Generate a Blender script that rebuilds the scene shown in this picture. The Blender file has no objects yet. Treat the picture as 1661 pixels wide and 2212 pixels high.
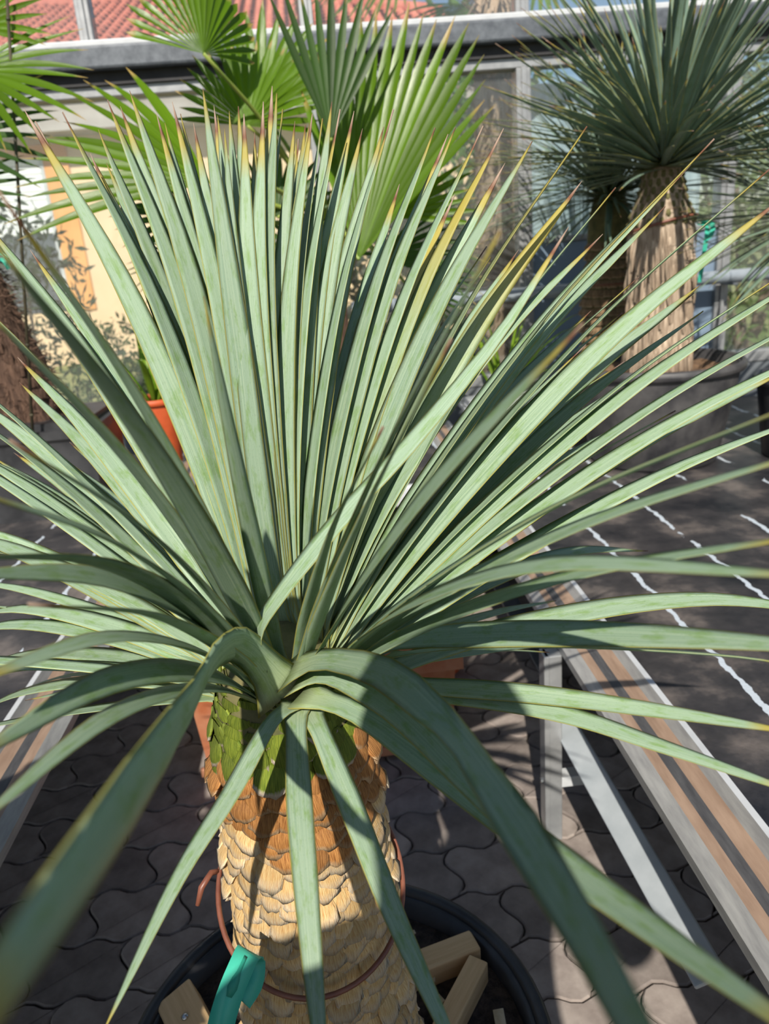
import bpy, bmesh, math, random
from mathutils import Vector, Matrix, noise
R = math.radians
random.seed(7)
V = Vector
scn = bpy.context.scene
col = scn.collection

# ------------------------------------------------------------------ camera
FPX, CX, CY = 1650.0, 830.5, 1106.0
CAM = V((0, 0, 1.5))
_y = V((685 - CX, 548 - CY, FPX)).normalized()          # rails run towards this pixel
_k = 0.082                                              # roll of the horizon
_t = -FPX * _y.z / (_k * _y.x + _y.y)
_dn = V((_k * _t, _t, FPX)).normalized()
_up = -_dn
_x = _y.cross(_up)
def cam2w(c): return V((_x.dot(c), _y.dot(c), _up.dot(c)))
def ray(px, py): return cam2w(V((px - CX, py - CY, FPX)).normalized())
def onz(px, py, z):
    d = ray(px, py); return CAM + d * ((z - CAM.z) / d.z)
def ony(px, py, y):
    d = ray(px, py); return CAM + d * ((y - CAM.y) / d.y)
def atd(px, py, dist): return CAM + ray(px, py) * dist
cd = bpy.data.cameras.new('camera')
cd.sensor_fit = 'VERTICAL'; cd.sensor_height = 36.0; cd.lens = FPX / 2212 * 36.0
cd.clip_start = 0.02; cd.clip_end = 200
cd.dof.use_dof = True; cd.dof.focus_distance = 0.90; cd.dof.aperture_fstop = 6.4
co = bpy.data.objects.new('camera', cd); col.objects.link(co)
rx, ry, rz = cam2w(V((1, 0, 0))), cam2w(V((0, -1, 0))), cam2w(V((0, 0, -1)))
co.matrix_world = Matrix(((rx.x, ry.x, rz.x, CAM.x), (rx.y, ry.y, rz.y, CAM.y), (rx.z, ry.z, rz.z, CAM.z), (0, 0, 0, 1)))
scn.camera = co

# ------------------------------------------------------------------ light
SUN = V((-0.17, -1.0, 0.85)).normalized()                # towards the sun
w = bpy.data.worlds.new('World'); scn.world = w; w.use_nodes = True
wn = w.node_tree
sky = wn.nodes.new('ShaderNodeTexSky'); sky.sky_type = 'NISHITA'; sky.sun_disc = False
sky.sun_elevation = math.asin(SUN.z); sky.sun_rotation = math.atan2(SUN.x, SUN.y)
sky.dust_density = 0.6; sky.ozone_density = 1.2
wn.links.new(sky.outputs[0], wn.nodes['Background'].inputs[0])
wn.nodes['Background'].inputs[1].default_value = 0.095
sl = bpy.data.lights.new('sun', 'SUN'); sl.energy = 6.0; sl.angle = R(0.55); sl.color = (1, 0.93, 0.82)
so = bpy.data.objects.new('sun', sl); col.objects.link(so)
so.rotation_euler = SUN.to_track_quat('Z', 'Y').to_euler()
vs = scn.view_settings
vs.view_transform = 'Standard'; vs.look = 'None'; vs.gamma = 1; vs.use_curve_mapping = False; vs.exposure = 0.05

# ------------------------------------------------------------------ helpers
class MB:
    def __init__(s): s.v = []; s.f = []; s.uv = []; s.m = []
    def add(s, vs_, fs, mi=0, uvs=None):
        o = len(s.v); s.v += [tuple(x) for x in vs_]
        for f in fs:
            s.f.append(tuple(i + o for i in f)); s.m.append(mi)
            s.uv.append([uvs[i] for i in f] if uvs else [(0, 0)] * len(f))
        return s
    def box(s, lo, hi, mi=0, mat=None):
        x0, y0, z0 = lo; x1, y1, z1 = hi
        p = [V(q) for q in ((x0,y0,z0),(x1,y0,z0),(x1,y1,z0),(x0,y1,z0),(x0,y0,z1),(x1,y0,z1),(x1,y1,z1),(x0,y1,z1))]
        if mat: p = [mat @ q for q in p]
        return s.add(p, [(0,3,2,1),(4,5,6,7),(0,1,5,4),(1,2,6,5),(2,3,7,6),(3,0,4,7)], mi)
    def cbox(s, lo, hi, b=0.004, mi=0, mat=None):
        bm = bmesh.new(); t = MB().box(lo, hi)
        vv = [bm.verts.new(q) for q in t.v]
        for f in t.f: bm.faces.new([vv[i] for i in f])
        bmesh.ops.bevel(bm, geom=bm.edges[:], offset=b, segments=2, affect='EDGES', profile=0.5)
        bm.verts.index_update()
        p = [mat @ q.co if mat else q.co.copy() for q in bm.verts]
        s.add(p, [tuple(q.index for q in f.verts) for f in bm.faces], mi); bm.free(); return s
    def tube(s, pts, rad, n=8, mi=0, caps=True):
        pts = [V(p) for p in pts]; m = len(pts)
        rads = rad if isinstance(rad, (list, tuple)) else [rad] * m
        t0 = (pts[1] - pts[0]).normalized()
        a = t0.orthogonal().normalized()
        vs_, fs, uv = [], [], []
        for i in range(m):
            t = (pts[min(i+1, m-1)] - pts[max(i-1, 0)]).normalized()
            a = (a - t * a.dot(t)).normalized(); b = t.cross(a)
            for k in range(n):
                an = 2 * math.pi * k / n
                vs_.append(pts[i] + (a * math.cos(an) + b * math.sin(an)) * rads[i]); uv.append((k / n, i / (m - 1)))
        for i in range(m - 1):
            for k in range(n):
                k2 = (k + 1) % n; fs.append((i*n+k, i*n+k2, (i+1)*n+k2, (i+1)*n+k))
        if caps: fs += [tuple(range(n))[::-1], tuple(range((m-1)*n, m*n))]
        return s.add(vs_, fs, mi, uv)
    def lathe(s, prof, n=40, c=(0, 0, 0), mi=0, wob=0, caps=True):
        vs_, fs, uv = [], [], []; m = len(prof)
        for i, (r, z) in enumerate(prof):
            for k in range(n):
                an = 2 * math.pi * k / n; rr = r
                if wob: rr *= 1 + wob * noise.noise(V((math.cos(an) * 2, math.sin(an) * 2, z * 9)))
                vs_.append((c[0] + rr * math.cos(an), c[1] + rr * math.sin(an), c[2] + z)); uv.append((k / n, i / (m - 1)))
        for i in range(m - 1):
            for k in range(n):
                k2 = (k + 1) % n; fs.append((i*n+k, i*n+k2, (i+1)*n+k2, (i+1)*n+k))
        if caps and prof[0][0] > 1e-6: fs.append(tuple(range(n))[::-1])
        if caps and prof[-1][0] > 1e-6: fs.append(tuple(range((m-1)*n, m*n)))
        return s.add(vs_, fs, mi, uv)
    def mesh(s, name, mats=(), smooth=True):
        me = bpy.data.meshes.new(name); me.from_pydata(s.v, [], s.f)
        ul = me.uv_layers.new(name='UVMap').data
        flat = [c for f in s.uv for q in f for c in q]
        ul.foreach_set('uv', flat)
        me.polygons.foreach_set('material_index', s.m)
        me.polygons.foreach_set('use_smooth', [smooth] * len(s.f))
        for m_ in mats: me.materials.append(m_)
        me.update(); return me
    def build(s, name, mat, parent=None, smooth=False, local=True):
        mats = mat if isinstance(mat, (list, tuple)) else [mat]
        return put(name, s.mesh(name, mats, smooth), parent)
def put(name, me, parent=None):
    o = bpy.data.objects.new(name, me); col.objects.link(o)
    if parent: o.parent = parent
    return o
def empty(name, loc=(0, 0, 0)):
    o = bpy.data.objects.new(name, None); col.objects.link(o); o.location = loc; o.empty_display_size = 0.05
    return o
def tag(o, label=None, cat=None, group=None, kind=None):
    if label: o['label'] = label
    if cat: o['category'] = cat
    if group: o['group'] = group
    if kind: o['kind'] = kind
    return o

# ------------------------------------------------------------------ materials
def nt(name):
    m = bpy.data.materials.new(name); m.use_nodes = True
    t = m.node_tree; return m, t, t.nodes['Principled BSDF']
def N(t, typ, **kw):
    n_ = t.nodes.new(typ)
    for k, v in kw.items():
        if k.startswith('i_'): n_.inputs[int(k[2:]) if k[2:].isdigit() else k[2:]].default_value = v
        else: setattr(n_, k, v)
    return n_
def ramp(t, src, stops, interp='LINEAR'):
    r = t.nodes.new('ShaderNodeValToRGB'); r.color_ramp.interpolation = interp
    e = r.color_ramp.elements
    while len(e) < len(stops): e.new(0.5)
    for el, (p, c) in zip(e, stops):
        el.position = p; el.color = (c[0], c[1], c[2], 1) if not isinstance(c, (int, float)) else (c, c, c, 1)
    t.links.new(src, r.inputs[0]); return r.outputs[0]
def mixc(t, fac, a, b, mode='MIX'):
    m_ = t.nodes.new('ShaderNodeMix'); m_.data_type = 'RGBA'; m_.blend_type = mode
    for sock, v in ((m_.inputs[0], fac), (m_.inputs[6], a), (m_.inputs[7], b)):
        if hasattr(v, 'links'): t.links.new(v, sock)
        else: sock.default_value = v if isinstance(v, (int, float)) else (v[0], v[1], v[2], 1)
    return m_.outputs[2]
def math_(t, op, a, b=0.0):
    m_ = t.nodes.new('ShaderNodeMath'); m_.operation = op
    for s_, v in ((m_.inputs[0], a), (m_.inputs[1], b)):
        if hasattr(v, 'links'): t.links.new(v, s_)
        else: s_.default_value = v
    return m_.outputs[0]
def noise_(t, scale, detail=4, vec=None, rough=0.5):
    n_ = N(t, 'ShaderNodeTexNoise'); n_.inputs['Scale'].default_value = scale
    n_.inputs['Detail'].default_value = detail; n_.inputs['Roughness'].default_value = rough
    if vec: t.links.new(vec, n_.inputs['Vector'])
    return n_.outputs['Fac']
def objco(t): return t.nodes.new('ShaderNodeTexCoord').outputs['Object']
def uvco(t): return t.nodes.new('ShaderNodeTexCoord').outputs['UV']
def rnd(t): return t.nodes.new('ShaderNodeObjectInfo').outputs['Random']
def vscale(t, vec, sc):
    m_ = t.nodes.new('ShaderNodeMapping'); m_.inputs['Scale'].default_value = sc
    t.links.new(vec, m_.inputs['Vector']); return m_
def bump(t, b, h, strength=0.3, dist=0.01):
    n_ = N(t, 'ShaderNodeBump'); n_.inputs['Strength'].default_value = strength; n_.inputs['Distance'].default_value = dist
    t.links.new(h, n_.inputs['Height']); t.links.new(n_.outputs[0], b.inputs['Normal'])
def simple(name, c1, c2=None, scale=8, rough=0.6, metal=0.0, bumps=0.0, spec=0.5, vary=0.0, stretch=None, bdist=0.01, contrast=(0.35, 0.65)):
    m, t, b = nt(name); b.inputs['Roughness'].default_value = rough; b.inputs['Metallic'].default_value = metal
    b.inputs['Specular IOR Level'].default_value = spec
    vec = objco(t)
    if stretch: vec = vscale(t, vec, stretch).outputs[0]
    f = noise_(t, scale, 6, vec, 0.6)
    c = ramp(t, f, [(contrast[0], c1), (contrast[1], c2 or c1)])
    if vary:
        k = ramp(t, rnd(t), [(0, 1 - vary), (1, 1 + vary)])
        c = mixc(t, 1.0, c, k, 'MULTIPLY')
    t.links.new(c, b.inputs['Base Color'])
    if bumps: bump(t, b, f, bumps, bdist)
    return m
def add_translucent(m, t, b, colsock, fac=0.25, tint=(1, 1, 1)):
    tr = N(t, 'ShaderNodeBsdfTranslucent'); mx = N(t, 'ShaderNodeMixShader'); mx.inputs[0].default_value = fac
    c = mixc(t, 1.0, colsock, tint, 'MULTIPLY'); t.links.new(c, tr.inputs[0])
    t.links.new(b.outputs[0], mx.inputs[1]); t.links.new(tr.outputs[0], mx.inputs[2])
    t.links.new(mx.outputs[0], t.nodes['Material Output'].inputs[0])

def yucca_leaf_mat(name, ca, cb, cg, tipw=1.0, rough=0.48, margin=(0.50, 0.46, 0.09), ystart=0.90):
    """blue-green waxy blade: u across, v along; yellow margins, horny brown tip"""
    m, t, b = nt(name); b.inputs['Roughness'].default_value = rough; b.inputs['Specular IOR Level'].default_value = 0.35
    uv = uvco(t); sp = N(t, 'ShaderNodeSeparateXYZ'); t.links.new(uv, sp.inputs[0])
    u, v = sp.outputs[0], sp.outputs[1]; rd = rnd(t)
    mp = vscale(t, uv, (42, 1.6, 1)); off = N(t, 'ShaderNodeCombineXYZ'); t.links.new(math_(t, 'MULTIPLY', rd, 37.0), off.inputs[0]); t.links.new(math_(t, 'MULTIPLY', rd, 91.0), off.inputs[1])
    t.links.new(off.outputs[0], mp.inputs['Location'])
    stri = noise_(t, 1.0, 3, mp.outputs[0])
    mp2 = vscale(t, uv, (3.2, 16, 1)); t.links.new(off.outputs[0], mp2.inputs['Location'])
    blot = noise_(t, 1.0, 6, mp2.outputs[0], 0.65)
    base = mixc(t, ramp(t, stri, [(0.3, 0), (0.7, 1)]), ca, cb)
    base = mixc(t, ramp(t, blot, [(0.50, 0), (0.66, 0.75)]), base, cg)
    mp3 = vscale(t, uv, (26, 150, 1)); t.links.new(off.outputs[0], mp3.inputs['Location'])
    spk = noise_(t, 1.0, 2, mp3.outputs[0])
    base = mixc(t, ramp(t, spk, [(0.62, 0), (0.72, 0.30)]), base, (0.05, 0.09, 0.045))
    base = mixc(t, ramp(t, v, [(0.0, 0.55), (0.10, 0.0)]), base, (0.42, 0.46, 0.20))
    e = math_(t, 'ABSOLUTE', math_(t, 'SUBTRACT', u, 0.5))
    base = mixc(t, ramp(t, e, [(0.44, 0), (0.475, 0.85)]), base, margin)
    vv = math_(t, 'ADD', v, math_(t, 'MULTIPLY', math_(t, 'SUBTRACT', rd, 0.55), 0.07 * tipw))
    base = mixc(t, ramp(t, vv, [(ystart, 0), (ystart + (0.955 - ystart) * .7, 0.85)]), base, (0.42, 0.33, 0.05))
    base = mixc(t, ramp(t, vv, [(0.955, 0), (0.972, 1)]), base, (0.20, 0.09, 0.05))
    base = mixc(t, ramp(t, vv, [(0.975, 0), (1.0, 1)]), base, (0.40, 0.29, 0.22))
    k = ramp(t, rd, [(0, 0.84), (1, 1.12)]); base = mixc(t, 1.0, base, k, 'MULTIPLY')
    t.links.new(base, b.inputs['Base Color'])
    bump(t, b, stri, 0.25, 0.0015)
    add_translucent(m, t, b, base, 0.16, (0.95, 1.15, 0.45))
    return m
M = {}
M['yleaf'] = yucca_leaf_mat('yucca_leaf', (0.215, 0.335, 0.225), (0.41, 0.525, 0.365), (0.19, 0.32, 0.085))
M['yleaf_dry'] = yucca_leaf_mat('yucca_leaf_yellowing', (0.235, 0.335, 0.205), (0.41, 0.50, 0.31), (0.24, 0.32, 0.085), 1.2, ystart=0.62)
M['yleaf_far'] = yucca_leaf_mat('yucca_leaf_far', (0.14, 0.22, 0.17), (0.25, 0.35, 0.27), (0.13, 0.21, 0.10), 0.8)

def palm_mat(name, c1, c2, ct, rough=0.28, spec=0.5, trans=0.38):
    m, t, b = nt(name); b.inputs['Roughness'].default_value = rough; b.inputs['Specular IOR Level'].default_value = spec
    uv = uvco(t); sp = N(t, 'ShaderNodeSeparateXYZ'); t.links.new(uv, sp.inputs[0]); rd = rnd(t)
    st = noise_(t, 1.0, 3, vscale(t, uv, (30, 1.2, 1)).outputs[0])
    base = mixc(t, ramp(t, st, [(0.3, 0), (0.7, 1)]), c1, c2)
    vv = math_(t, 'ADD', sp.outputs[1], math_(t, 'MULTIPLY', math_(t, 'SUBTRACT', rd, 0.5), 0.10))
    base = mixc(t, ramp(t, vv, [(0.90, 0), (0.965, 1)]), base, ct)
    k = ramp(t, rd, [(0, 0.75), (1, 1.2)]); base = mixc(t, 1.0, base, k, 'MULTIPLY')
    t.links.new(base, b.inputs['Base Color']); bump(t, b, st, 0.3, 0.002)
    add_translucent(m, t, b, base, trans, (1.3, 1.5, 0.5)); return m
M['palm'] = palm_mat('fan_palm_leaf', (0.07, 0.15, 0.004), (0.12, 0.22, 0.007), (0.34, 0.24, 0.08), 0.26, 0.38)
M['palm_dark'] = palm_mat('palm_leaf_shaded', (0.028, 0.070, 0.010), (0.05, 0.11, 0.014), (0.30, 0.22, 0.08), 0.4)  # darker copy of the fan leaf, shade on dim fronds put into its colour
M['petiole'] = simple('petiole', (0.20, 0.30, 0.05), (0.32, 0.36, 0.08), 12, 0.45, stretch=(1, 1, .2))
M['lime'] = palm_mat('lime_leaf', (0.22, 0.38, 0.03), (0.34, 0.48, 0.05), (0.40, 0.30, 0.06), 0.35, 0.5, 0.45)
M['fabric'] = None
M['alu'] = simple('dull_aluminium', (0.25, 0.26, 0.27), (0.34, 0.35, 0.36), 14, 0.42, 0.35, 0.05, vary=0.0)
M['galv'] = simple('galvanised_steel', (0.06, 0.07, 0.085), (0.12, 0.135, 0.155), 22, 0.5, 0.2, 0.04)
M['dark_gap'] = simple('under_gutter_shade', (0.018, 0.018, 0.02), (0.03, 0.03, 0.033), 20, 0.7)  # near-black strip standing in for the shade under the gutter
M['tiebar'] = simple('pale_grey_bar', (0.36, 0.40, 0.43), (0.46, 0.50, 0.53), 8, 0.45, 0.1)
M['whitemetal'] = simple('white_painted_metal', (0.44, 0.46, 0.48), (0.54, 0.56, 0.58), 10, 0.4)
M['railgrey'] = simple('rail_grey', (0.28, 0.28, 0.28), (0.40, 0.40, 0.39), 18, 0.5, 0.2, 0.05, stretch=(4, .6, 4))
M['railbrown'] = simple('rail_brown', (0.25, 0.165, 0.115), (0.36, 0.25, 0.18), 14, 0.55, 0.05, 0.05, stretch=(4, .6, 4))
M['raildark'] = simple('rail_dark_groove', (0.06, 0.06, 0.065), (0.10, 0.10, 0.105), 30, 0.6, 0.2, stretch=(4, .6, 4))
M['potblack'] = simple('black_plastic_pot', (0.016, 0.017, 0.02), (0.045, 0.046, 0.05), 9, 0.38, 0, 0.06, vary=.1)
M['potgrey'] = simple('dusty_black_pot', (0.022, 0.022, 0.026), (0.085, 0.082, 0.082), 7, 0.5, 0, 0.05)
M['terracotta'] = simple('terracotta', (0.46, 0.07, 0.016), (0.56, 0.105, 0.028), 9, 0.55, 0, 0.1, vary=.06)
M['trough'] = simple('weathered_terracotta', (0.33, 0.10, 0.04), (0.45, 0.22, 0.13), 7, 0.6, 0, 0.12)
M['soil'] = simple('soil', (0.025, 0.018, 0.014), (0.09, 0.062, 0.045), 60, 0.95, 0, 0.9, bdist=0.02)
M['soilbrown'] = simple('brown_soil', (0.10, 0.06, 0.035), (0.22, 0.13, 0.07), 40, 0.95, 0, 0.8)
M['wood'] = simple('pine_wood', (0.56, 0.36, 0.17), (0.70, 0.48, 0.25), 9, 0.6, 0, 0.12, stretch=(0.6, 9, 9), vary=.05)
M['chip'] = simple('pale_bark_chip', (0.42, 0.32, 0.18), (0.60, 0.50, 0.34), 30, 0.8, vary=.2)
M['wire'] = simple('red_brown_wire', (0.16, 0.055, 0.035), (0.24, 0.09, 0.055), 30, 0.42)
M['teal'] = simple('teal_plastic_tag', (0.045, 0.42, 0.30), (0.065, 0.50, 0.36), 12, 0.38)
M['teal_dark'] = simple('teal_slot', (0.02, 0.27, 0.19), (0.025, 0.30, 0.21), 12, 0.5)
M['steel'] = simple('screw_steel', (0.55, 0.55, 0.55), None, 8, 0.25, 0.9)
M['cream'] = simple('cream_render', (0.72, 0.52, 0.33), (0.80, 0.60, 0.40), 1.2, 0.9, 0, 0.1)
M['orange'] = simple('orange_surround', (0.70, 0.32, 0.10), (0.78, 0.39, 0.14), 2, 0.85)
M['concrete'] = simple('grey_beige_fascia', (0.36, 0.32, 0.29), (0.46, 0.42, 0.39), 2.5, 0.85)
M['tile'] = simple('red_roof_tile', (0.42, 0.10, 0.065), (0.56, 0.19, 0.125), 6, 0.75, 0, 0.1, vary=.22)
M['shutter'] = simple('white_shutter', (0.72, 0.74, 0.76), (0.80, 0.81, 0.82), 3, 0.5)
M['houseglass'] = simple('dark_window_glass', (0.06, 0.075, 0.10), (0.10, 0.12, 0.15), 2, 0.08, 0, 0, 0.6)
M['plinth'] = simple('blue_grey_plinth', (0.10, 0.115, 0.13), (0.16, 0.175, 0.19), 5, 0.75, 0, 0.08)
M['bluepanel'] = simple('blue_grey_panel', (0.14, 0.20, 0.28), (0.20, 0.27, 0.36), 2.5, 0.45)
M['film'] = simple('pale_blue_film', (0.36, 0.46, 0.52), (0.60, 0.70, 0.74), 5, 0.35, 0, 0.3, stretch=(3, 3, .25))
M['ground'] = simple('outdoor_ground', (0.16, 0.19, 0.06), (0.34, 0.34, 0.13), 3, 0.95, 0, 0.3)
M['subfloor'] = simple('joint_sand', (0.012, 0.011, 0.010), (0.035, 0.031, 0.028), 30, 0.95)
M['paver'] = simple('concrete_paver', (0.175, 0.145, 0.13), (0.29, 0.25, 0.225), 13, 0.85, 0, 0.25, vary=.22)
M['shrub'] = palm_mat('grey_green_shrub_leaf', (0.055, 0.085, 0.05), (0.10, 0.14, 0.08), (0.12, 0.15, 0.08), 0.65, 0.2, 0.2)
M['hedge'] = palm_mat('hedge_leaf', (0.09, 0.14, 0.05), (0.17, 0.23, 0.09), (0.20, 0.23, 0.10), 0.65, 0.2, 0.3)
M['tree'] = palm_mat('tree_leaf', (0.09, 0.17, 0.04), (0.17, 0.28, 0.06), (0.16, 0.24, 0.06), 0.5, 0.4, 0.35)
M['bark'] = simple('bark', (0.10, 0.07, 0.05), (0.20, 0.15, 0.11), 20, 0.9, 0, 0.6)
M['fibre'] = simple('brown_palm_fibre', (0.05, 0.026, 0.016), (0.14, 0.08, 0.052), 30, 0.9, 0, 0.9, stretch=(2, 2, .4), bdist=.02)
M['fibre_pale'] = simple('tan_palm_fibre', (0.36, 0.24, 0.155), (0.56, 0.40, 0.29), 20, 0.9, 0, 0.8, stretch=(2, 2, .4), bdist=.03)
M['thatch'] = simple('pale_fibrous_trunk', (0.19, 0.135, 0.09), (0.54, 0.43, 0.32), 11, 0.85, 0, 0.6, stretch=(7, 7, .5), vary=.14)
M['cane'] = simple('dark_cane', (0.035, 0.03, 0.015), (0.07, 0.06, 0.03), 20, 0.6)
M['hose'] = simple('pale_pipe', (0.22, 0.26, 0.30), (0.32, 0.36, 0.40), 6, 0.45, 0.1)
M['cloth'] = simple('dark_cloth', (0.03, 0.035, 0.05), (0.05, 0.055, 0.07), 20, 0.9)
M['skin'] = simple('skin', (0.45, 0.28, 0.20), (0.50, 0.32, 0.23), 20, 0.6)
# leaf-base scales: lower edge (v = 0) torn and pale
def scale_mat(name, c1, c2, cedge, edge=(0.06, 0.22), ctop=None):
    m, t, b = nt(name); b.inputs['Roughness'].default_value = 0.62; b.inputs['Specular IOR Level'].default_value = 0.3
    uv = uvco(t); sp = N(t, 'ShaderNodeSeparateXYZ'); t.links.new(uv, sp.inputs[0]); rd = rnd(t)
    mp = vscale(t, uv, (26, 1.6, 1)); off = N(t, 'ShaderNodeCombineXYZ'); t.links.new(math_(t, 'MULTIPLY', rd, 57.0), off.inputs[0]); t.links.new(off.outputs[0], mp.inputs['Location'])
    st = noise_(t, 1.0, 4, mp.outputs[0], 0.6)
    base = mixc(t, ramp(t, st, [(0.32, 0), (0.62, 1)]), c1, c2)
    vj = math_(t, 'ADD', sp.outputs[1], math_(t, 'MULTIPLY', math_(t, 'SUBTRACT', st, 0.5), 0.25))
    base = mixc(t, ramp(t, vj, [(edge[0], 1), (edge[1], 0)]), base, cedge)
    if ctop: base = mixc(t, ramp(t, noise_(t, 1.6, 3, mp.outputs[0]), [(0.52, 0), (0.68, 0.7)]), base, ctop)
    k = ramp(t, rd, [(0, 0.74), (1, 1.18)]); base = mixc(t, 1.0, base, k, 'MULTIPLY')
    t.links.new(base, b.inputs['Base Color']); bump(t, b, st, 0.8, 0.004); return m
M['sc_green'] = scale_mat('leaf_base_green', (0.08, 0.13, 0.012), (0.22, 0.27, 0.03), (0.62, 0.52, 0.42), (0.10, 0.24))
M['sc_brown'] = scale_mat('leaf_base_brown', (0.26, 0.10, 0.025), (0.52, 0.25, 0.08), (0.56, 0.38, 0.22), (0.06, 0.22), (0.16, 0.06, 0.02))
M['sc_cream'] = scale_mat('leaf_base_cream', (0.50, 0.29, 0.10), (0.74, 0.54, 0.27), (0.62, 0.53, 0.40), (0.05, 0.5), (0.46, 0.20, 0.05))
M['sc_dull'] = scale_mat('leaf_base_dull', (0.13, 0.085, 0.045), (0.30, 0.20, 0.11), (0.42, 0.31, 0.20))
M['core'] = simple('trunk_core', (0.07, 0.075, 0.025), (0.17, 0.15, 0.06), 30, 0.9)

# woven ground-cover fabric with pale marker threads
def fabric():
    m, t, b = nt('black_woven_ground_cover'); b.inputs['Roughness'].default_value = 0.42
    oc = objco(t); sp = N(t, 'ShaderNodeSeparateXYZ'); t.links.new(oc, sp.inputs[0])
    n1 = noise_(t, 5, 5, oc, 0.6); n2 = noise_(t, 60, 3, oc)
    base = ramp(t, n1, [(0.34, (0.013, 0.014, 0.018)), (0.52, (0.045, 0.042, 0.044)), (0.70, (0.17, 0.145, 0.13))])
    wob = math_(t, 'MULTIPLY', math_(t, 'SUBTRACT', noise_(t, 22, 3, oc), 0.5), 0.03)
    xs = math_(t, 'ADD', sp.outputs[0], wob)
    md = math_(t, 'ABSOLUTE', math_(t, 'SUBTRACT', math_(t, 'FRACT', math_(t, 'DIVIDE', math_(t, 'ADD', xs, 0.08 + 10), 0.25)), 0.5))
    line = math_(t, 'LESS_THAN', md, 0.026)
    line = math_(t, 'MULTIPLY', line, math_(t, 'GREATER_THAN', noise_(t, 9, 3, vscale(t, oc, (1, .5, 1)).outputs[0]), 0.44))
    base = mixc(t, line, base, (0.50, 0.56, 0.62))
    t.links.new(base, b.inputs['Base Color']); bump(t, b, n2, 0.35, 0.004); return m
M['fabric'] = fabric()
def glass():
    m, t, b = nt('greenhouse_glass'); o = t.nodes['Material Output']
    tr = N(t, 'ShaderNodeBsdfTransparent'); tr.inputs[0].default_value = (0.90, 0.93, 0.93, 1)
    gl = N(t, 'ShaderNodeBsdfGlossy'); gl.inputs['Roughness'].default_value = 0.03
    df = N(t, 'ShaderNodeBsdfDiffuse'); df.inputs[0].default_value = (0.7, 0.72, 0.74, 1)
    f = N(t, 'ShaderNodeFresnel'); f.inputs[0].default_value = 1.45
    m1 = N(t, 'ShaderNodeMixShader'); t.links.new(f.outputs[0], m1.inputs[0]); t.links.new(tr.outputs[0], m1.inputs[1]); t.links.new(gl.outputs[0], m1.inputs[2])
    m2 = N(t, 'ShaderNodeMixShader')
    d = ramp(t, noise_(t, 3, 5, objco(t)), [(0.3, 0.02), (0.8, 0.07)]); t.links.new(d, m2.inputs[0])
    t.links.new(m1.outputs[0], m2.inputs[1]); t.links.new(df.outputs[0], m2.inputs[2])
    t.links.new(m2.outputs[0], o.inputs[0]); t.nodes.remove(b); return m
M['glass'] = glass()

# ================================================================== STRUCTURE
WY = 4.2                                               # glazed back wall
MULL = [-3.06, -2.02, -0.96, 0.06, 1.09, 2.165, 3.22]  # mullion centres
# ---- outdoor ground
g = MB(); g.add([(-30, WY + .1, -0.02), (30, WY + .1, -0.02), (30, 40, -0.02), (-30, 40, -0.02)], [(0, 1, 2, 3)])
tag(g.build('ground', M['ground']), kind='structure')
# ---- floor with interlocking pavers
fb = MB(); fb.add([(-3.2, -2.5, -0.012), (3.4, -2.5, -0.012), (3.4, WY + .1, -0.012), (-3.2, WY + .1, -0.012)], [(0, 1, 2, 3)])
floor = fb.build('floor', M['subfloor']); tag(floor, kind='structure')
PA, PB = 0.225, 0.15
def paver_mesh():
    out = []
    def hx(x): return 0.010 * math.sin(4 * math.pi * x / PA)
    def vy(y): return 0.020 * math.sin(2 * math.pi * y / PB)
    n = 10
    for i in range(n): x = PA * i / n; out.append((x + vy(0), hx(x)))
    for i in range(n): y = PB * i / n; out.append((PA + vy(y), y + hx(PA)))
    for i in range(n): x = PA * (1 - i / n); out.append((x, PB + hx(x)))
    for i in range(n): y = PB * (1 - i / n); out.append((vy(y), y))
    c = V((PA / 2, PB / 2))
    def ins(d): 
        r = []
        m_ = len(out)
        for i in range(m_):
            a, b = V(out[i-1]), V(out[(i+1) % m_]); tt = (b - a).normalized(); r.append(V(out[i]) + V((-tt.y, tt.x)) * d)
        return r
    m_ = len(out); vs_ = []
    for d, z in ((0.0022, -0.02), (0.0022, -0.004), (0.0058, 0.0)):
        vs_ += [(p.x - c.x, p.y - c.y, z) for p in ins(d)]
    fs = []
    for L in (0, 1):
        for i in range(m_): j = (i + 1) % m_; fs.append((L*m_+i, L*m_+j, (L+1)*m_+j, (L+1)*m_+i))
    fs.append(tuple(range(2 * m_, 3 * m_)))
    return MB().add(vs_, fs).mesh('paver', [M['paver']], False)
pm = paver_mesh()
for j in range(20):
    for i in range(11):
        o = put('paver', pm, floor)
        o.location = (-1.05 + i * PA + (PA / 2 if j % 2 else 0), 0.62 + j * PB, random.uniform(-.0025, .0025))
        o.rotation_euler = (random.uniform(-.006, .006), random.uniform(-.006, .006), math.pi if random.random() < 0 else 0)

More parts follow.
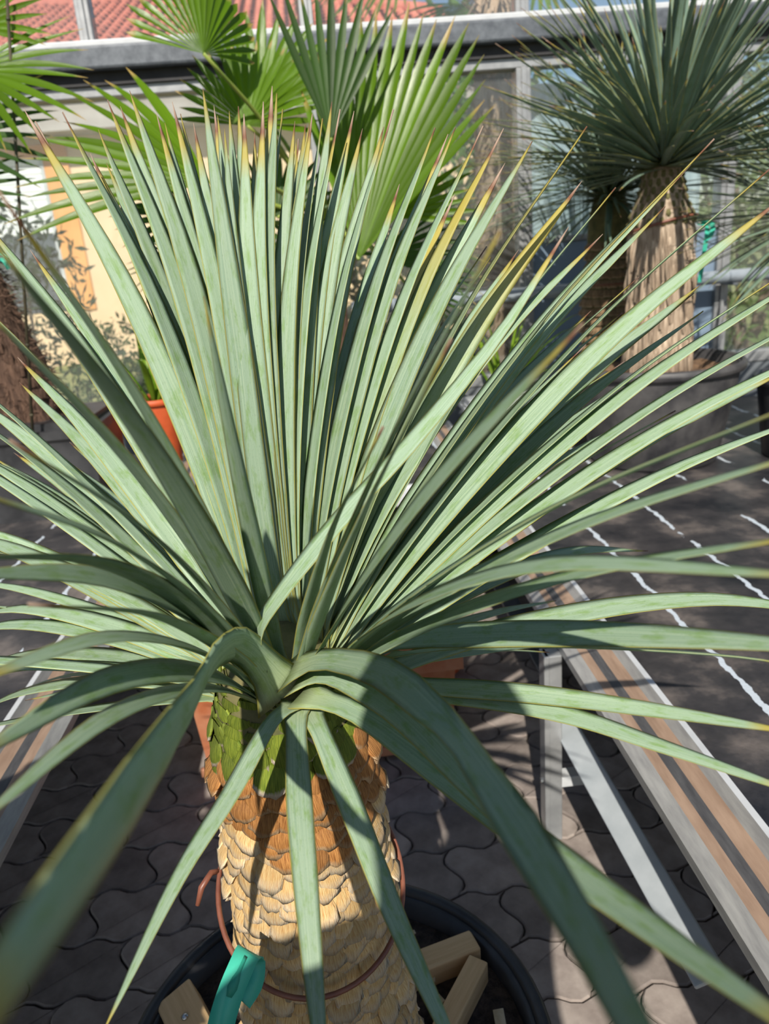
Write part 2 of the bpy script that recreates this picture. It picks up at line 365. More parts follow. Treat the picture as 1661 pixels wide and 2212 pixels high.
# ---- glazed wall: plinth, transom beam with gutter, mullions, panes
wl = MB(); wl.box((-3.1, WY - .04, -0.01), (3.3, WY + .08, 0.74))
tag(wl.build('wall_back', M['plinth']), kind='structure')
gz0, gz1 = 2.378, 2.475
gt = MB()
gt.cbox((-3.1, WY - .13, gz0), (3.3, WY + .02, gz1), 0.012)
tag(gt.build('trim_1', M['galv']), kind='structure')                       # galvanised gutter beam
gs = MB(); gs.cbox((-3.1, WY - .10, gz1), (3.3, WY + .04, gz1 + .028), 0.006)
tag(gs.build('trim_2', M['whitemetal']), kind='structure')                 # upper sill
gu = MB(); gu.box((-3.1, WY - .07, gz0 - .055), (3.3, WY + .05, gz0)); tag(gu.build('trim_3', M['dark_gap']), kind='structure')
gv = MB(); gv.cbox((-3.1, WY - .05, gz0 - .100), (3.3, WY + .05, gz0 - .055), 0.004); tag(gv.build('trim_4', M['alu']), kind='structure')
gw = MB(); gw.cbox((-3.1, WY - .05, 0.74), (3.3, WY + .05, 0.80), 0.004); tag(gw.build('trim_5', M['alu']), kind='structure')
gx = MB(); gx.cbox((-3.1, WY - .05, 3.45), (3.3, WY + .05, 3.53), 0.004); tag(gx.build('trim_6', M['alu']), kind='structure')
for i, x in enumerate(MULL):
    for (z0, z1, wd) in ((0.80, gz0 - .100, 0.036), (gz1 + .028, 3.45, 0.032)):
        if z0 < 1 and i == 2: continue
        mb = MB(); mb.cbox((x - wd, WY - .05, z0), (x + wd, WY + .05, z1), 0.004)
        mb.cbox((x - wd * .35, WY - .062, z0), (x + wd * .35, WY - .05, z1), 0.003)
        tag(mb.build('trim_%d' % (7 + 2 * i + (z0 > 2)), M['alu']), kind='structure')
nwin = 0
for a0, b0 in zip(MULL[:-1], MULL[1:]):
    for (z0, z1) in ((0.80, gz0 - .100), (gz1 + .028, 3.45)):
        a, b_ = a0, b0
        if z0 < 1 and abs(a0 + .96) < .01: continue
        if z0 < 1 and abs(b0 + .96) < .01: b_ = .06
        nwin += 1; wr = empty('window_%d' % nwin, ((a + b_) / 2, WY, z0)); tag(wr, kind='structure')
        hw, h = (b_ - a) / 2 - .034, z1 - z0
        lo = 0.0
        if abs(a - 1.09) < .01 and z0 < 1:
            lo = 0.66; pb = MB(); pb.cbox((-hw, -.02, 0), (hw, .02, lo), 0.004); pb.build('solid_panel', M['bluepanel'], wr)
            fr = MB(); fr.cbox((-hw, -.03, lo), (hw, .03, lo + .03), .004); fr.build('glazing_bar', M['alu'], wr)
            nn = 26; fm = MB(); p1 = []; 
            for q in range(nn + 1):
                xx = -hw + .02 + (2 * hw - .04) * q / nn; yy = .16 + .035 * math.sin(q * 1.7) + .02 * math.sin(q * .63)
                p1 += [(xx, yy, lo + .03), (xx, yy, h - .04)]
            fm.add(p1, [(2*q, 2*q+2, 2*q+3, 2*q+1) for q in range(nn)])
            fm.build('hanging_film', M['film'], wr, True)
        gp = MB(); gp.box((-hw, -.004, lo), (hw, .004, h)); gp.build('glass_pane', M['glass'], wr)

# ================================================================== BENCHES
BZ = 0.60
def bench(name, label, sgn, xin, xout, y0, y1, posts):
    """rolling-bench: stepped edge rail, fabric top, legs and a low tie bar"""
    b = empty(name, (xin, y0, 0)); tag(b, label, 'bench')
    L = y1 - y0
    # rail profile (offset away from aisle, z, material of the strip that follows)
    prof = [(0.0, BZ - .05, 0), (0.0, BZ - .030, 0), (0.022, BZ - .012, 1), (0.042, BZ - .010, 2), (0.060, BZ - .004, 1), (0.088, BZ + .002, 0), (0.100, BZ + .022, 3), (0.112, BZ + .022, 3), (0.112, BZ - .02, 0)]
    mb = MB()
    for (o0, z0, m0), (o1, z1, _) in zip(prof[:-1], prof[1:]):
        ns = 1
        q = [(sgn * o0, 0, z0), (sgn * o1, 0, z1), (sgn * o1, L, z1), (sgn * o0, L, z0)]
        mb.add(q, [(0, 1, 2, 3)], m0)
    mb.add([(sgn * o0, 0, z0) for o0, z0, _ in prof], [tuple(range(len(prof)))], 0)
    mb.add([(sgn * o0, L, z0) for o0, z0, _ in prof], [tuple(range(len(prof)))], 0)
    mb.build('edge_rail', [M['railgrey'], M['railbrown'], M['raildark'], M['whitemetal']], b)
    # fabric with wrinkles
    nx, ny = 30, 60; fm = MB(); vs_ = []; fs = []
    wid = abs(xout - xin) - .112
    for j in range(ny + 1):
        for i in range(nx + 1):
            x = .112 + wid * i / nx; y = L * j / ny
            z = BZ + .006 * noise.noise(V((x * 5 * sgn, y * 9, 3.1))) + .004 * noise.noise(V((x * 16, y * 22, 1)))
            vs_.append((sgn * x, y, z))
    for j in range(ny):
        for i in range(nx): a = j * (nx + 1) + i; fs.append((a, a + 1, a + nx + 2, a + nx + 1))
    fm.add(vs_, fs); fm.build('ground_cover_fabric', M['fabric'], b, True)
    un = MB(); un.box((min(sgn * .06, sgn * (.112 + wid)), 0.01, BZ - .05), (max(sgn * .06, sgn * (.112 + wid)), L - .01, BZ - .02)); un.build('bench_tray', M['railgrey'], b)
    for (px_, py_) in posts:
        mb = MB(); mb.cbox((-.021, -.021, 0), (.021, .021, BZ - .05), .003)
        mb.cbox((-.024, -.023, 0.0), (-.010, .023, BZ - .05), .002)
        p = mb.build('leg', M['alu'], b); p.location = (px_ - xin, py_ - y0, 0)
        bt = MB(); bt.lathe([(0, 0), (.008, 0), (.008, .006), (0, .008)], 8); q = bt.build('bolt', M['steel'], p)
        q.location = (-.024 if sgn > 0 else .024, 0, .18); q.rotation_euler = (0, -sgn * math.pi / 2, 0)
        br = MB(); br.cbox((0, -.02, .165), (sgn * .12 if sgn > 0 else .0, .02, .195) if sgn > 0 else (.12, .02, .195), .003); q = br.build('bracket', M['whitemetal'], p)
        if sgn < 0: q.location = (-.12, 0, 0)
    return b
bench_r = bench('growing_bench', 'long growing bench with stepped edge rail beside the stout-trunked yucca', 1, 0.485, 2.6, 0.25, 3.9, [(0.465, 1.60), (0.50, 2.98)])
bar = MB(); bar.cbox((-.030, 0, 0), (.030, 0.80, .010), .003, mat=Matrix.Rotation(R(-20), 4, 'Y'))
o = bar.build('tie_bar', M['tiebar'], bench_r); o.location = (0.530 - .485, 0.90 - .25, .31); o.rotation_euler = (0, 0, R(1.5))
bar = MB(); bar.cbox((-.036, 0, 0), (.036, 0.95, .014), .003)
o = bar.build('tie_bar', M['galv'], bench_r); o.location = (0.640 - .485, 2.2 - .25, .095)
for i in range(4):
    mb = MB(); mb.cbox((0, -.02, 0), (1.9, .02, .05), .003); o = mb.build('cross_member', M['galv'], bench_r); o.location = (.03, .5 + i * .95, BZ - .10)
bench_l = bench('growing_bench', 'long growing bench with stepped edge rail beneath the fibrous-trunked palm', -1, -0.645, -2.6, 0.25, 3.9, [(-0.72, 2.9)])
# cross bench at the back
cb = empty('growing_bench', (-0.08, 2.86, 0)); tag(cb, 'short cross bench at the end of the aisle carrying terracotta pots', 'bench')
mb = MB(); mb.cbox((-.52, 0, BZ - .075), (.55, .035, BZ + .012), .012); mb.build('edge_rail', M['whitemetal'], cb, True)
mb = MB(); mb.cbox((-.52, .035, BZ - .03), (.55, 1.0, BZ), .004); mb.build('bench_top', M['fabric'], cb)
for sx in (-.46, .42):
    for sy in (.06, .9):
        mb = MB(); mb.cbox((-.02, -.02, 0), (.02, .02, BZ - .03), .003); o = mb.build('leg', M['alu'], cb); o.location = (sx, sy, 0)

# ================================================================== LEAF MAKERS
PROF = [(0, 1.75), (.025, 1.30), (.06, .92), (.12, .84), (.3, 1.0), (.5, .90), (.7, .66), (.85, .40), (.93, .22), (.97, .10), (1, .012)]
def prof(t):
    for (a, x), (b, y) in zip(PROF[:-1], PROF[1:]):
        if t <= b: return x + (y - x) * (t - a) / (b - a)
    return .01
def catmull(P, n):
    P = [V(p) for p in P]; out = []
    Q = [P[0] * 2 - P[1]] + P + [P[-1] * 2 - P[-2]]
    seg = len(P) - 1
    for i in range(n + 1):
        x = i / n * seg; k = min(int(x), seg - 1); u = x - k
        a, b, c, d = Q[k:k+4]
        out.append(0.5 * ((2*b) + (c - a)*u + (2*a - 5*b + 4*c - d)*u*u + (3*b - a - 3*c + d)*u**3))
    return out
def blade(pts, nrm, wid, twist=0.0, cup=0.16, org=V((0, 0, 0)), p=prof, flip=False, twf=None):
    """strap leaf along pts; nrm = upper-face direction at the base; lens section with real thickness"""
    m = len(pts); mb = MB(); vs_, fs, uv = [], [], []
    L = [0]
    for i in range(1, m): L.append(L[-1] + (pts[i] - pts[i-1]).length)
    nv = nrm.copy()
    sec = [(-1, 0), (-.5, 1), (0, 2), (.5, 1), (1, 0), (.5, -1), (0, -2), (-.5, -1)]
    for i in range(m):
        t = L[i] / L[-1]
        tg = (pts[min(i+1, m-1)] - pts[max(i-1, 0)]).normalized()
        nv = (nv - tg * nv.dot(tg)).normalized()
        a = twist * t if twf is None else twf(t)
        n2 = (Matrix.Rotation(a, 3, tg) @ nv)
        s = tg.cross(n2)
        h = wid * .5 * p(t)
        cpv = cup * (1.0 if t > .1 else .6 + 4 * t)
        for (x, k) in sec:
            z = h * cpv * (x * x)                       # channelled upper face
            th = .0007 * (1 - abs(x)) + .0002
            z += th if k > 0 else (-th - h * .05 * (1 - abs(x)) if k < 0 else 0)
            vs_.append(pts[i] + s * (x * h) + n2 * z - org); uv.append(((x + 1) / 2, t))
    for i in range(m - 1):
        for k in range(8):
            k2 = (k + 1) % 8; fs.append((i*8+k, (i+1)*8+k, (i+1)*8+k2, i*8+k2))
    fs.append(tuple(range(8))); fs.append(tuple(range((m-1)*8, m*8))[::-1])
    return mb.add(vs_, fs, 0, uv)

# ================================================================== MAIN YUCCA
AX = V((-0.088, 0.80, 0))
SOIL = 0.325
yuc = empty('yucca_plant', (AX.x, AX.y, SOIL)); tag(yuc, 'large blue-green yucca with thick cream scaly trunk standing in round black pot', 'yucca')
ORG = V((AX.x, AX.y, SOIL))
def trad(z):
    P = [(SOIL - .02, .150), (.36, .135), (.45, .121), (.60, .1125), (.75, .104), (.88, .0985), (.96, .098), (1.0, .094), (1.04, .082), (1.075, .055), (1.10, .02)]
    if z <= P[0][0]: return P[0][1]
    for (a, x), (b, y) in zip(P[:-1], P[1:]):
        if z <= b: return x + (y - x) * (z - a) / (b - a)
    return .01
tb = MB(); tb.lathe([(trad(z) - .006, z - SOIL) for z in [SOIL - .02 + i * (1.10 - SOIL + .02) / 40 for i in range(41)]], 40)
trunk = tb.build('trunk', M['core'], yuc, True)
def scale_mesh(seed):
    rr = random.Random(seed); W, H = .0175, .036
    nx, ny = 6, 4; vs_, fs, uv = [], [], []
    jag = [rr.uniform(-.0035, .0035) for _ in range(nx + 1)]; lift = rr.uniform(.003, .013); cupk = rr.uniform(-.25, .35)
    for side in (1, 0):
        for j in range(ny + 1):
            v = j / ny
            for i in range(nx + 1):
                x = -1 + 2 * i / nx
                wy = (0.55 + .45 * math.sin(math.pi * min(1, .25 + .75 * (1 - v) + .1)))
                zz = -H * (1 - v) * (1 - .30 * x * x) + (jag[i] if j == 0 else 0)
                out = -.004 + lift * (1 - v) ** 1.3 + .0065 * (1 - x * x) * math.sin(math.pi * (.15 + .85 * v)) - cupk * .006 * x * x * (1 - v)
                if side == 0: out -= .0032
                vs_.append((W * x * (1.0 if v < .6 else 1 - .35 * (v - .6) / .4), -out, zz)); uv.append(((x + 1) / 2, v))
    n1 = (nx + 1) * (ny + 1)
    for j in range(ny):
        for i in range(nx):
            a = j * (nx + 1) + i
            fs.append((a, a + 1, a + nx + 2, a + nx + 1)); fs.append((n1 + a, n1 + a + nx + 1, n1 + a + nx + 2, n1 + a + 1))
    for i in range(nx): fs.append((i, n1 + i, n1 + i + 1, i + 1))
    for j in range(ny):
        a = j * (nx + 1); fs.append((a, a + nx + 1, n1 + a + nx + 1, n1 + a)); a += nx; fs.append((a, n1 + a, n1 + a + nx + 1, a + nx + 1))
    return MB().add(vs_, fs, 0, uv)
SM = [scale_mesh(40 + i) for i in range(7)]
smesh = [s.mesh('leaf_base', [M['sc_cream']], True) for s in SM]
cands = []
z = SOIL + .01; row = 0
while z < 1.065:
    r_ = trad(z); n_ = max(8, int(2 * math.pi * r_ / (.030 if z > .86 else .0265)))
    for k in range(n_):
        az = 2 * math.pi * (k + .5 * (row % 2) + random.uniform(-.12, .12)) / n_
        cands.append((z + random.uniform(-.005, .005), az, r_))
    z += .0185 if z < 1.0 else .013; row += 1
rest = {'sc_green': MB(), 'sc_brown': MB(), 'sc_cream': MB()}
cam_az = math.atan2(-AX.y, -AX.x)
def keyf(c):
    d = abs((c[1] - cam_az + math.pi) % (2 * math.pi) - math.pi)
    hid = 0.8 if c[0] < .50 else 0
    return d + hid
cands.sort(key=keyf)
for i, (z, az, r_) in enumerate(cands):
    ds = (az - cam_az + math.pi) % (2 * math.pi) - math.pi         # + = to the right of the camera view
    f = noise.noise(V((math.cos(az) * 2.2, math.sin(az) * 2.2, z * 6))) * .03
    zg = .972 + f + .035 * max(0, ds) ; zb = .885 + f * .8 - .02 * math.cos(ds * 2)
    mk = 'sc_green' if z > zg else ('sc_brown' if z > zb else 'sc_cream')
    slope = (trad(z + .01) - trad(z - .01)) / .02
    tilt = math.atan(slope)
    mat4 = Matrix.Translation((r_ * math.cos(az), r_ * math.sin(az), z - SOIL)) @ Matrix.Rotation(az + math.pi / 2, 4, 'Z') @ Matrix.Rotation(-max(-1.2, tilt) * .8 + random.uniform(-.10, .14), 4, 'X') @ Matrix.Rotation(random.uniform(-.16, .16), 4, 'Y') @ Matrix.Diagonal((random.uniform(.85, 1.2) , 1.0, random.uniform(.8, 1.15), 1))
    if i < 298:
        o = put('leaf_base', smesh[i % 7], trunk); o.matrix_local = mat4
        o.material_slots[0].link = 'OBJECT'; o.material_slots[0].material = M[mk]
    else:
        s = SM[i % 7]; rest[mk].add([mat4 @ V(q) for q in s.v], s.f, 0); rest[mk].uv[-len(s.f):] = s.uv
for k, mb in rest.items():
    if mb.v: tag(mb.build('leaf_base_cover', M[k], trunk, True), kind='stuff')

LEAFN = 0
def yleaf(pts, nrm, wid, twist=0, mat='yleaf', cup=.16, twf=None, n=20):
    global LEAFN; LEAFN += 1
    P = catmull(pts, n)
    return blade(P, nrm, wid, twist, cup, ORG, twf=twf).build('leaf', M[mat], yuc, True)
CROWN = AX + V((0, 0, 1.065))
def base_for(d):
    e = math.asin(max(-1, min(1, d.z))); h = V((d.x, d.y, 0)); h = h.normalized() if h.length > 1e-4 else V((0, 1, 0))
    zz = 1.000 + .075 * max(0, min(1, (e + R(15)) / R(85)))
    return AX + h * (.062 * math.cos(e) + .006) + V((0, 0, zz)), h, e
def solve(px, py, L, root):
    B = CROWN.copy()
    d = ray(px, py)
    for _ in range(4):
        s0 = (B - CAM).dot(d); q = CAM + d * s0; dist = (q - B).length
        off = math.sqrt(max(0, L * L - dist * dist))
        T = CAM + d * (s0 + (off if root == 'F' else -off))
        B, h, e = base_for((T - CROWN).normalized())
    return B, T, h, e
def tipleaf(px, py, root='F', L=.61, w_=.0255, arch=.05, tw=None, mat='yleaf', sag=0):
    B, T, h, e = solve(px, py, L, root)
    ch = T - B; Ln = ch.length; d = ch.normalized()
    nrm = (-h * math.sin(e) + V((0, 0, 1)) * math.cos(e)).normalized()
    up = nrm
    nrm = (nrm + (CAM - (B + T) / 2).normalized() * random.choice((.05, .4, .8, .9, 1.0))).normalized()
    M1 = B + ch * .33 + up * (arch * Ln * .75); M2 = B + ch * .68 + up * (arch * Ln * .80)
    if tw is None: tw = random.gauss(0, .30)
    wv = w_ * random.uniform(.86, 1.12)
    return yleaf([B, M1, M2, T], nrm, wv, tw, mat)
# --- upright and side leaves, each by its tip
UP = [(52,236,'N',.60),(76,262,'F',.60),(135,242,'N',.59),(212,280,'F',.59),(195,332,'F',.57),(232,216,'N',.60),(260,230,'F',.60),(280,196,'N',.605),(230,352,'F',.58),
      (338,246,'N',.585),(356,266,'F',.58),(372,220,'N',.585),(390,246,'F',.58),(418,266,'F',.57),(438,190,'N',.59),(450,255,'F',.57),(462,228,'N',.60),(470,250,'F',.585),(495,240,'N',.58),
      (515,230,'F',.585),(527,246,'N',.57),(550,286,'F',.56),(569,220,'N',.58),(588,186,'F',.60),(598,202,'N',.59),(637,262,'F',.57),(645,300,'F',.58),(660,270,'F',.57),(668,265,'N',.57),(675,246,'F',.575),(697,256,'F',.58),
      (735,236,'N',.585),(765,240,'F',.60),(783,278,'F',.58),(829,274,'F',.585),(850,236,'N',.59),(940,276,'N',.59),(968,290,'F',.60),(984,275,'N',.60),(1044,272,'F',.61),(1088,278,'F',.62),
      (1150,305,'N',.61),(1091,352,'F',.60),(863,398,'F',.59),(870,450,'F',.58),(983,420,'F',.60),(1013,472,'F',.59),(1268,273,'N',.645),(1257,391,'F',.63),(1158,521,'F',.60),
      (1120,540,'F',.59),(952,618,'F',.55),(813,636,'F',.54),(1021,765,'F',.55),(1543,300,'N',.685),(1492,356,'F',.67),(1663,365,'N',.70),(1330,405,'N',.63),(1437,446,'F',.65),(1341,545,'F',.62),
      (1514,615,'F',.64),(1499,633,'F',.63),(1519,672,'N',.61),(1336,836,'F',.58),(1276,672,'F',.58),(1700,420,'N',.70),(1740,560,'N',.68),(1800,560,'F',.70),(1830,640,'N',.67),(1840,720,'N',.66),(1700,800,'F',.66),
      (1850,820,'N',.64),(1860,940,'N',.62),(1800,880,'F',.66),(1850,1140,'N',.61),(1850,1250,'N',.63),(1830,1330,'F',.64),(1400,1190,'F',.60),
      (-25,380,'N',.60),(65,540,'F',.56),(38,772,'F',.56),(42,826,'F',.56),(-40,470,'F',.60),(-60,640,'N',.55),(150,955,'F',.52),(30,978,'F',.56),(-10,990,'F',.56),(162,1008,'F',.54),(245,1030,'F',.53),
      (-70,850,'F',.58),(-90,880,'N',.52),(-90,960,'F',.58),(-110,950,'N',.50),(-120,1120,'F',.58),(-120,1140,'F',.56),(-120,1190,'F',.60),(-140,1200,'N',.52),(-130,1240,'N',.48),(-90,1340,'F',.56),(-120,1385,'F',.57),
      (-100,1470,'F',.56),(-130,1500,'N',.50),(-120,1510,'F',.58),(-110,1585,'F',.56),(-100,1660,'N',.48),(-110,1830,'N',.50)]
KEEP_N = {(-25,380),(-60,640),(1850,820),(1860,940),(1850,1140),(1850,1250)}
for (x, y, r_, L) in UP:
    if y < 1150 and (x, y) not in KEEP_N: r_ = 'F'
    mt = 'yleaf_dry' if (x, y) in ((1268,273),(1543,300),(1257,391),(1088,278),(983,420),(870,450)) else 'yleaf'
    low = y > 1150
    tipleaf(x, y, r_, L, .031 if r_ == 'F' else .031, arch=(.05 if not low else .10), mat=mt)
# --- fore leaves that cross the crown
tipleaf(717, 220, 'F', .60, .029, .03, .1)
tipleaf(975, 731, 'N', .55, .025, .02, .9)
tipleaf(828, 921, 'N', .47, .025, .05, .8)
tipleaf(1080, 500, 'N', .62, .027, .03, .6)
tipleaf(1260, 698, 'N', .60, .026, .03, .7)
tipleaf(440, 640, 'N', .47, .020, -.03, .5)
tipleaf(-40, 490, 'N', .62, .031, .05, -.2)
tipleaf(20, 950, 'N', .54, .029, .06, -.3)
tipleaf(-120, 1040, 'N', .56, .030, .07, -.2)
tipleaf(60, 1305, 'N', .50, .027, .06, .2)
tipleaf(560, 330, 'F', .57, .030, .02, .15)
tipleaf(480, 420, 'F', .55, .028, .02, -.2)
tipleaf(640, 300, 'F', .58, .029, .02, .1)
# G: lit leaf crossing to the right
yleaf([atd(570,1420,.79), atd(562,1360,.755), atd(610,1280,.725), atd(730,1130,.70), atd(900,945,.70), atd(1085,715,.72), atd(1228,491,.76)], V((-.5, -.5, .7)), .0225, .3)
# right-hand long leaves
yleaf([atd(800,1395,.84), atd(950,1378,.76), atd(1250,1372,.66), atd(1661,1392,.58), atd(1900,1430,.55)], V((0, -.5, 1)), .034, .1)
yleaf([atd(830,1420,.86), atd(1000,1400,.80), atd(1250,1398,.75), atd(1600,1420,.70), atd(1800,1460,.68)], V((0, .2, 1)), .023, -.3)
yleaf([atd(760,1470,.86), atd(900,1482,.83), atd(1150,1500,.78), atd(1450,1540,.74), atd(1760,1590,.71)], V((0, -.5, .8)), .022, .2)
yleaf([atd(740,1480,.86), atd(950,1500,.82), atd(1200,1540,.77), atd(1450,1620,.73), atd(1800,1740,.70)], V((0, -.5, .8)), .0225, -.2)
# front straps
yleaf([atd(640,1520,.80), atd(585,1565,.77), atd(500,1715,.745), atd(385,1900,.73), atd(220,2235,.72)], V((-.3, -.5, .8)), .0215, .1)
yleaf([atd(640,1520,.80), atd(640,1590,.77), atd(648,1750,.735), atd(664,1950,.72), atd(690,2240,.715), atd(720,2480,.73)], V((0, -.7, .7)), .0245, 0)
yleaf([atd(662,1525,.80), atd(695,1590,.77), atd(765,1760,.74), atd(850,1975,.72), atd(965,2230,.71), atd(1050,2420,.73)], V((.3, -.7, .7)), .0240, .1)
yleaf([atd(650,1500,.80), atd(780,1545,.74), atd(1020,1720,.62), atd(1300,1930,.48), atd(1700,2215,.36), atd(1900,2370,.33)], V((.2, -.5, .85)), .0275, .1)
yleaf([atd(640,1475,.81), atd(720,1462,.76), atd(850,1530,.66), atd(1000,1680,.56), atd(1130,1830,.50), atd(1200,1960,.47)], V((.3, -.5, .85)), .026, .15)
yleaf([atd(620,1455,.81), atd(700,1425,.75), atd(830,1455,.63), atd(960,1570,.51), atd(1060,1700,.43), atd(1230,1960,.32), atd(1390,2250,.24), atd(1600,2620,.18), atd(1750,2900,.15)], V((.3, -.5, .85)), .029, 0, twf=lambda t: .15 - 1.15 * math.exp(-((t - .52) / .13) ** 2))
yleaf([atd(615,1500,.81), atd(572,1440,.775), atd(520,1395,.72), atd(465,1430,.63), atd(415,1530,.54), atd(240,1790,.28), atd(30,2090,.185), atd(-230,2480,.125), atd(-420,2760,.10)], V((-.4, -.2, .9)), .0405, 0, twf=lambda t: -.25 + .9 * t)
# --- interior / rear leaves
rg = random.Random(3)
tocam = V((-AX.x, -AX.y, 0)).normalized()
def filler(count, e0, e1, lo=.50, hi=.61, facing=.15, xmin=-2):
    k = 0
    while k < count:
        az = rg.uniform(0, 2 * math.pi); e = R(rg.uniform(e0, e1)); h = V((math.cos(az), math.sin(az), 0))
        if h.dot(tocam) * math.cos(e) > facing or h.x < xmin: continue
        d = h * math.cos(e) + V((0, 0, math.sin(e)))
        B, h2, e2 = base_for(d); L = rg.uniform(lo, hi); T = B + d * L
        nrm = (-h * math.sin(e) + V((0, 0, 1)) * math.cos(e)).normalized()
        a = rg.uniform(.02, .08)
        yleaf([B, B + d * L * .33 + nrm * a * L * .8, B + d * L * .68 + nrm * a * L * .8, T], nrm, rg.uniform(.021, .026), rg.gauss(0, .35), n=16); k += 1
filler(8, 48, 84, .53, .585, .0)
filler(20, 14, 52, .54, .61, -.05, -.25)
filler(8, 14, 45, .50, .58, -.1)
filler(32, -22, 12, .50, .60, -.1)

# ================================================================== MAIN POT
def round_pot(name, label, c, z0, rt, rb, h, mat, soilmat, soil_drop, rimw=.018, rimh=.03, cat='plant pot', n=56):
    p = empty(name, (c[0], c[1], z0)); tag(p, label, cat)
    mb = MB(); mb.lathe([(0, 0), (rb * .97, 0), (rb, .01), (rt - .012, h - rimh), (rt - .012, h - .012), (rt - .022, h - .012), (rt - .022, h - soil_drop - .05), (rb - .02, .02), (0, .02)], n)
    mb.build('pot_body', mat, p, True)
    mb = MB(); prf = []
    for k in range(13):
        a = 2 * math.pi * k / 12; prf.append((rt - .004 + rimw * .62 * math.cos(a), h - rimh * .5 + rimh * .5 * math.sin(a)))
    mb.lathe(prf, n, caps=False); mb.build('rim', mat, p, True)
    if soilmat:
        sm = MB(); nr, na = 14, 48; vs_ = [(0, 0, h - soil_drop)]; fs = []
        for i in range(1, nr + 1):
            r = (rt - .023) * i / nr
            for k in range(na):
                a = 2 * math.pi * k / na; x, y = r * math.cos(a), r * math.sin(a)
                vs_.append((x, y, h - soil_drop + .010 * noise.noise(V((x * 25, y * 25, 2))) + .006 * noise.noise(V((x * 70, y * 70, 5)))))
        for k in range(na): fs.append((0, 1 + k, 1 + (k + 1) % na))
        for i in range(nr - 1):
            for k in range(na): a = 1 + i * na; fs.append((a + k, a + na + k, a + na + (k + 1) % na, a + (k + 1) % na))
        sm.add(vs_, fs); sm.build('soil', soilmat, p, True)
    return p
pot = round_pot('plant_pot', 'wide round black plastic pot holding the thick scaly yucca trunk', (-.09, .83), 0, .32, .235, .38, M['potblack'], M['soil'], .055, .02, .034)
def block(a, b, wd, ht, label, roll=0, screw=False):
    a, b = V(a), V(b); d = b - a; L = d.length; x = d.normalized(); y = V((0, 0, 1)).cross(x).normalized(); zz = x.cross(y)
    r = empty('wood_block', a); tag(r, label, 'wood block', 'wood blocks on the soil')
    r.matrix_world = Matrix(((x.x, y.x, zz.x, a.x), (x.y, y.y, zz.y, a.y), (x.z, y.z, zz.z, a.z), (0, 0, 0, 1))) @ Matrix.Rotation(roll, 4, 'X')
    mb = MB(); mb.cbox((0, -wd / 2, -ht / 2), (L, wd / 2, ht / 2), .003); mb.build('block', M['wood'], r)
    if screw:
        mb = MB(); mb.lathe([(0, 0), (.006, 0), (.006, .002), (.003, .004), (0, .0042)], 12); s = mb.build('screw_head', M['steel'], r, True); s.location = (L * .35, 0, ht / 2)
    return r
def soilpt(px, py, dz=.0): p = onz(px, py, SOIL + dz); return p
block(soilpt(850, 2118, .02), soilpt(1028, 2048, .02), .042, .044, 'long pale wood block wedged between scaly trunk and pot rim')
block(soilpt(955, 2245, .022), soilpt(1035, 2090, .022), .034, .044, 'pale wood block lying below the wedged one, end on soil')
block(soilpt(385, 2160, .03), soilpt(470, 2330, .03), .062, .05, 'pale wood block with a steel screw beside the teal tag', .25, True)
block(soilpt(560, 2200, .02), soilpt(500, 2290, .02), .03, .04, 'small wood block half hidden behind the teal tag')
for i in range(16):
    a = random.uniform(-.2, 1.9) if i < 11 else random.uniform(2.0, 3.3); r = random.uniform(.17, .27)
    mb = MB(); l_, w_ = random.uniform(.008, .03), random.uniform(.004, .009)
    mb.cbox((-l_, -w_, -.0015), (l_, w_, .0015), .001)
    o = mb.build('wood_chip', M['chip']); tag(o, 'pale wood chip lying on the dark soil of the round pot', 'wood chip', 'wood chips on the soil')
    o.location = (-.09 + r * math.cos(a), .83 + r * math.sin(a), SOIL + .017); o.rotation_euler = (random.uniform(-.2, .2), random.uniform(-.2, .2), random.uniform(0, 3))
# tie wire and tag
tw_ = MB(); pts = []
for k in range(65):
    a = 2 * math.pi * k / 64; zz = .735 + .062 * math.sin(a) - .006 * math.cos(a)
    rr = trad(zz) + .014 + .004 * max(0, -math.sin(a)) ; pts.append((rr * math.cos(a) - .002, rr * math.sin(a), zz))
tw_.tube(pts, .0034, 8, caps=False)
wr_ = empty('tie_wire', (AX.x, AX.y, .735)); tag(wr_, 'red-brown wire looped around the cream scaly trunk', 'wire')
o = tw_.build('wire_loop', M['wire'], wr_, True); o.location = (0, 0, -.735)
te = MB(); te.tube([V((-.118, .02, .742)), V((-.128, .0, .758)), V((-.140, -.012, .748)), V((-.147, -.02, .728))], [.003, .004, .0045, .003], 6)
o = te.build('twisted_end', M['wire'], wr_, True); o.location = (0, 0, -.735)
tg_ = empty('plant_tag', atd(535, 2060, .965)); tag(tg_, 'teal plastic plant tag looped on the red-brown trunk wire', 'plant tag')
TO = tg_.location.copy()
def strip(pts, sidev, wd, th=.0008):
    mb = MB(); vs_, fs = [], []; m = len(pts)
    for i in range(m):
        t = (pts[min(i+1, m-1)] - pts[max(i-1, 0)]).normalized(); s = (sidev - t * sidev.dot(t)).normalized(); n2 = s.cross(t)
        w2 = wd[i] if isinstance(wd, list) else wd
        for (a, b) in ((-1, 1), (1, 1), (1, -1), (-1, -1)): vs_.append(pts[i] + s * a * w2 / 2 + n2 * b * th / 2 - TO)
    for i in range(m - 1):
        for k in range(4): k2 = (k + 1) % 4; fs.append((i*4+k, (i+1)*4+k, (i+1)*4+k2, i*4+k2))
    fs += [(0, 1, 2, 3), ((m-1)*4+3, (m-1)*4+2, (m-1)*4+1, (m-1)*4)]
    return mb.add(vs_, fs)
sd = cam2w(V((.86, .50, .1))).normalized()
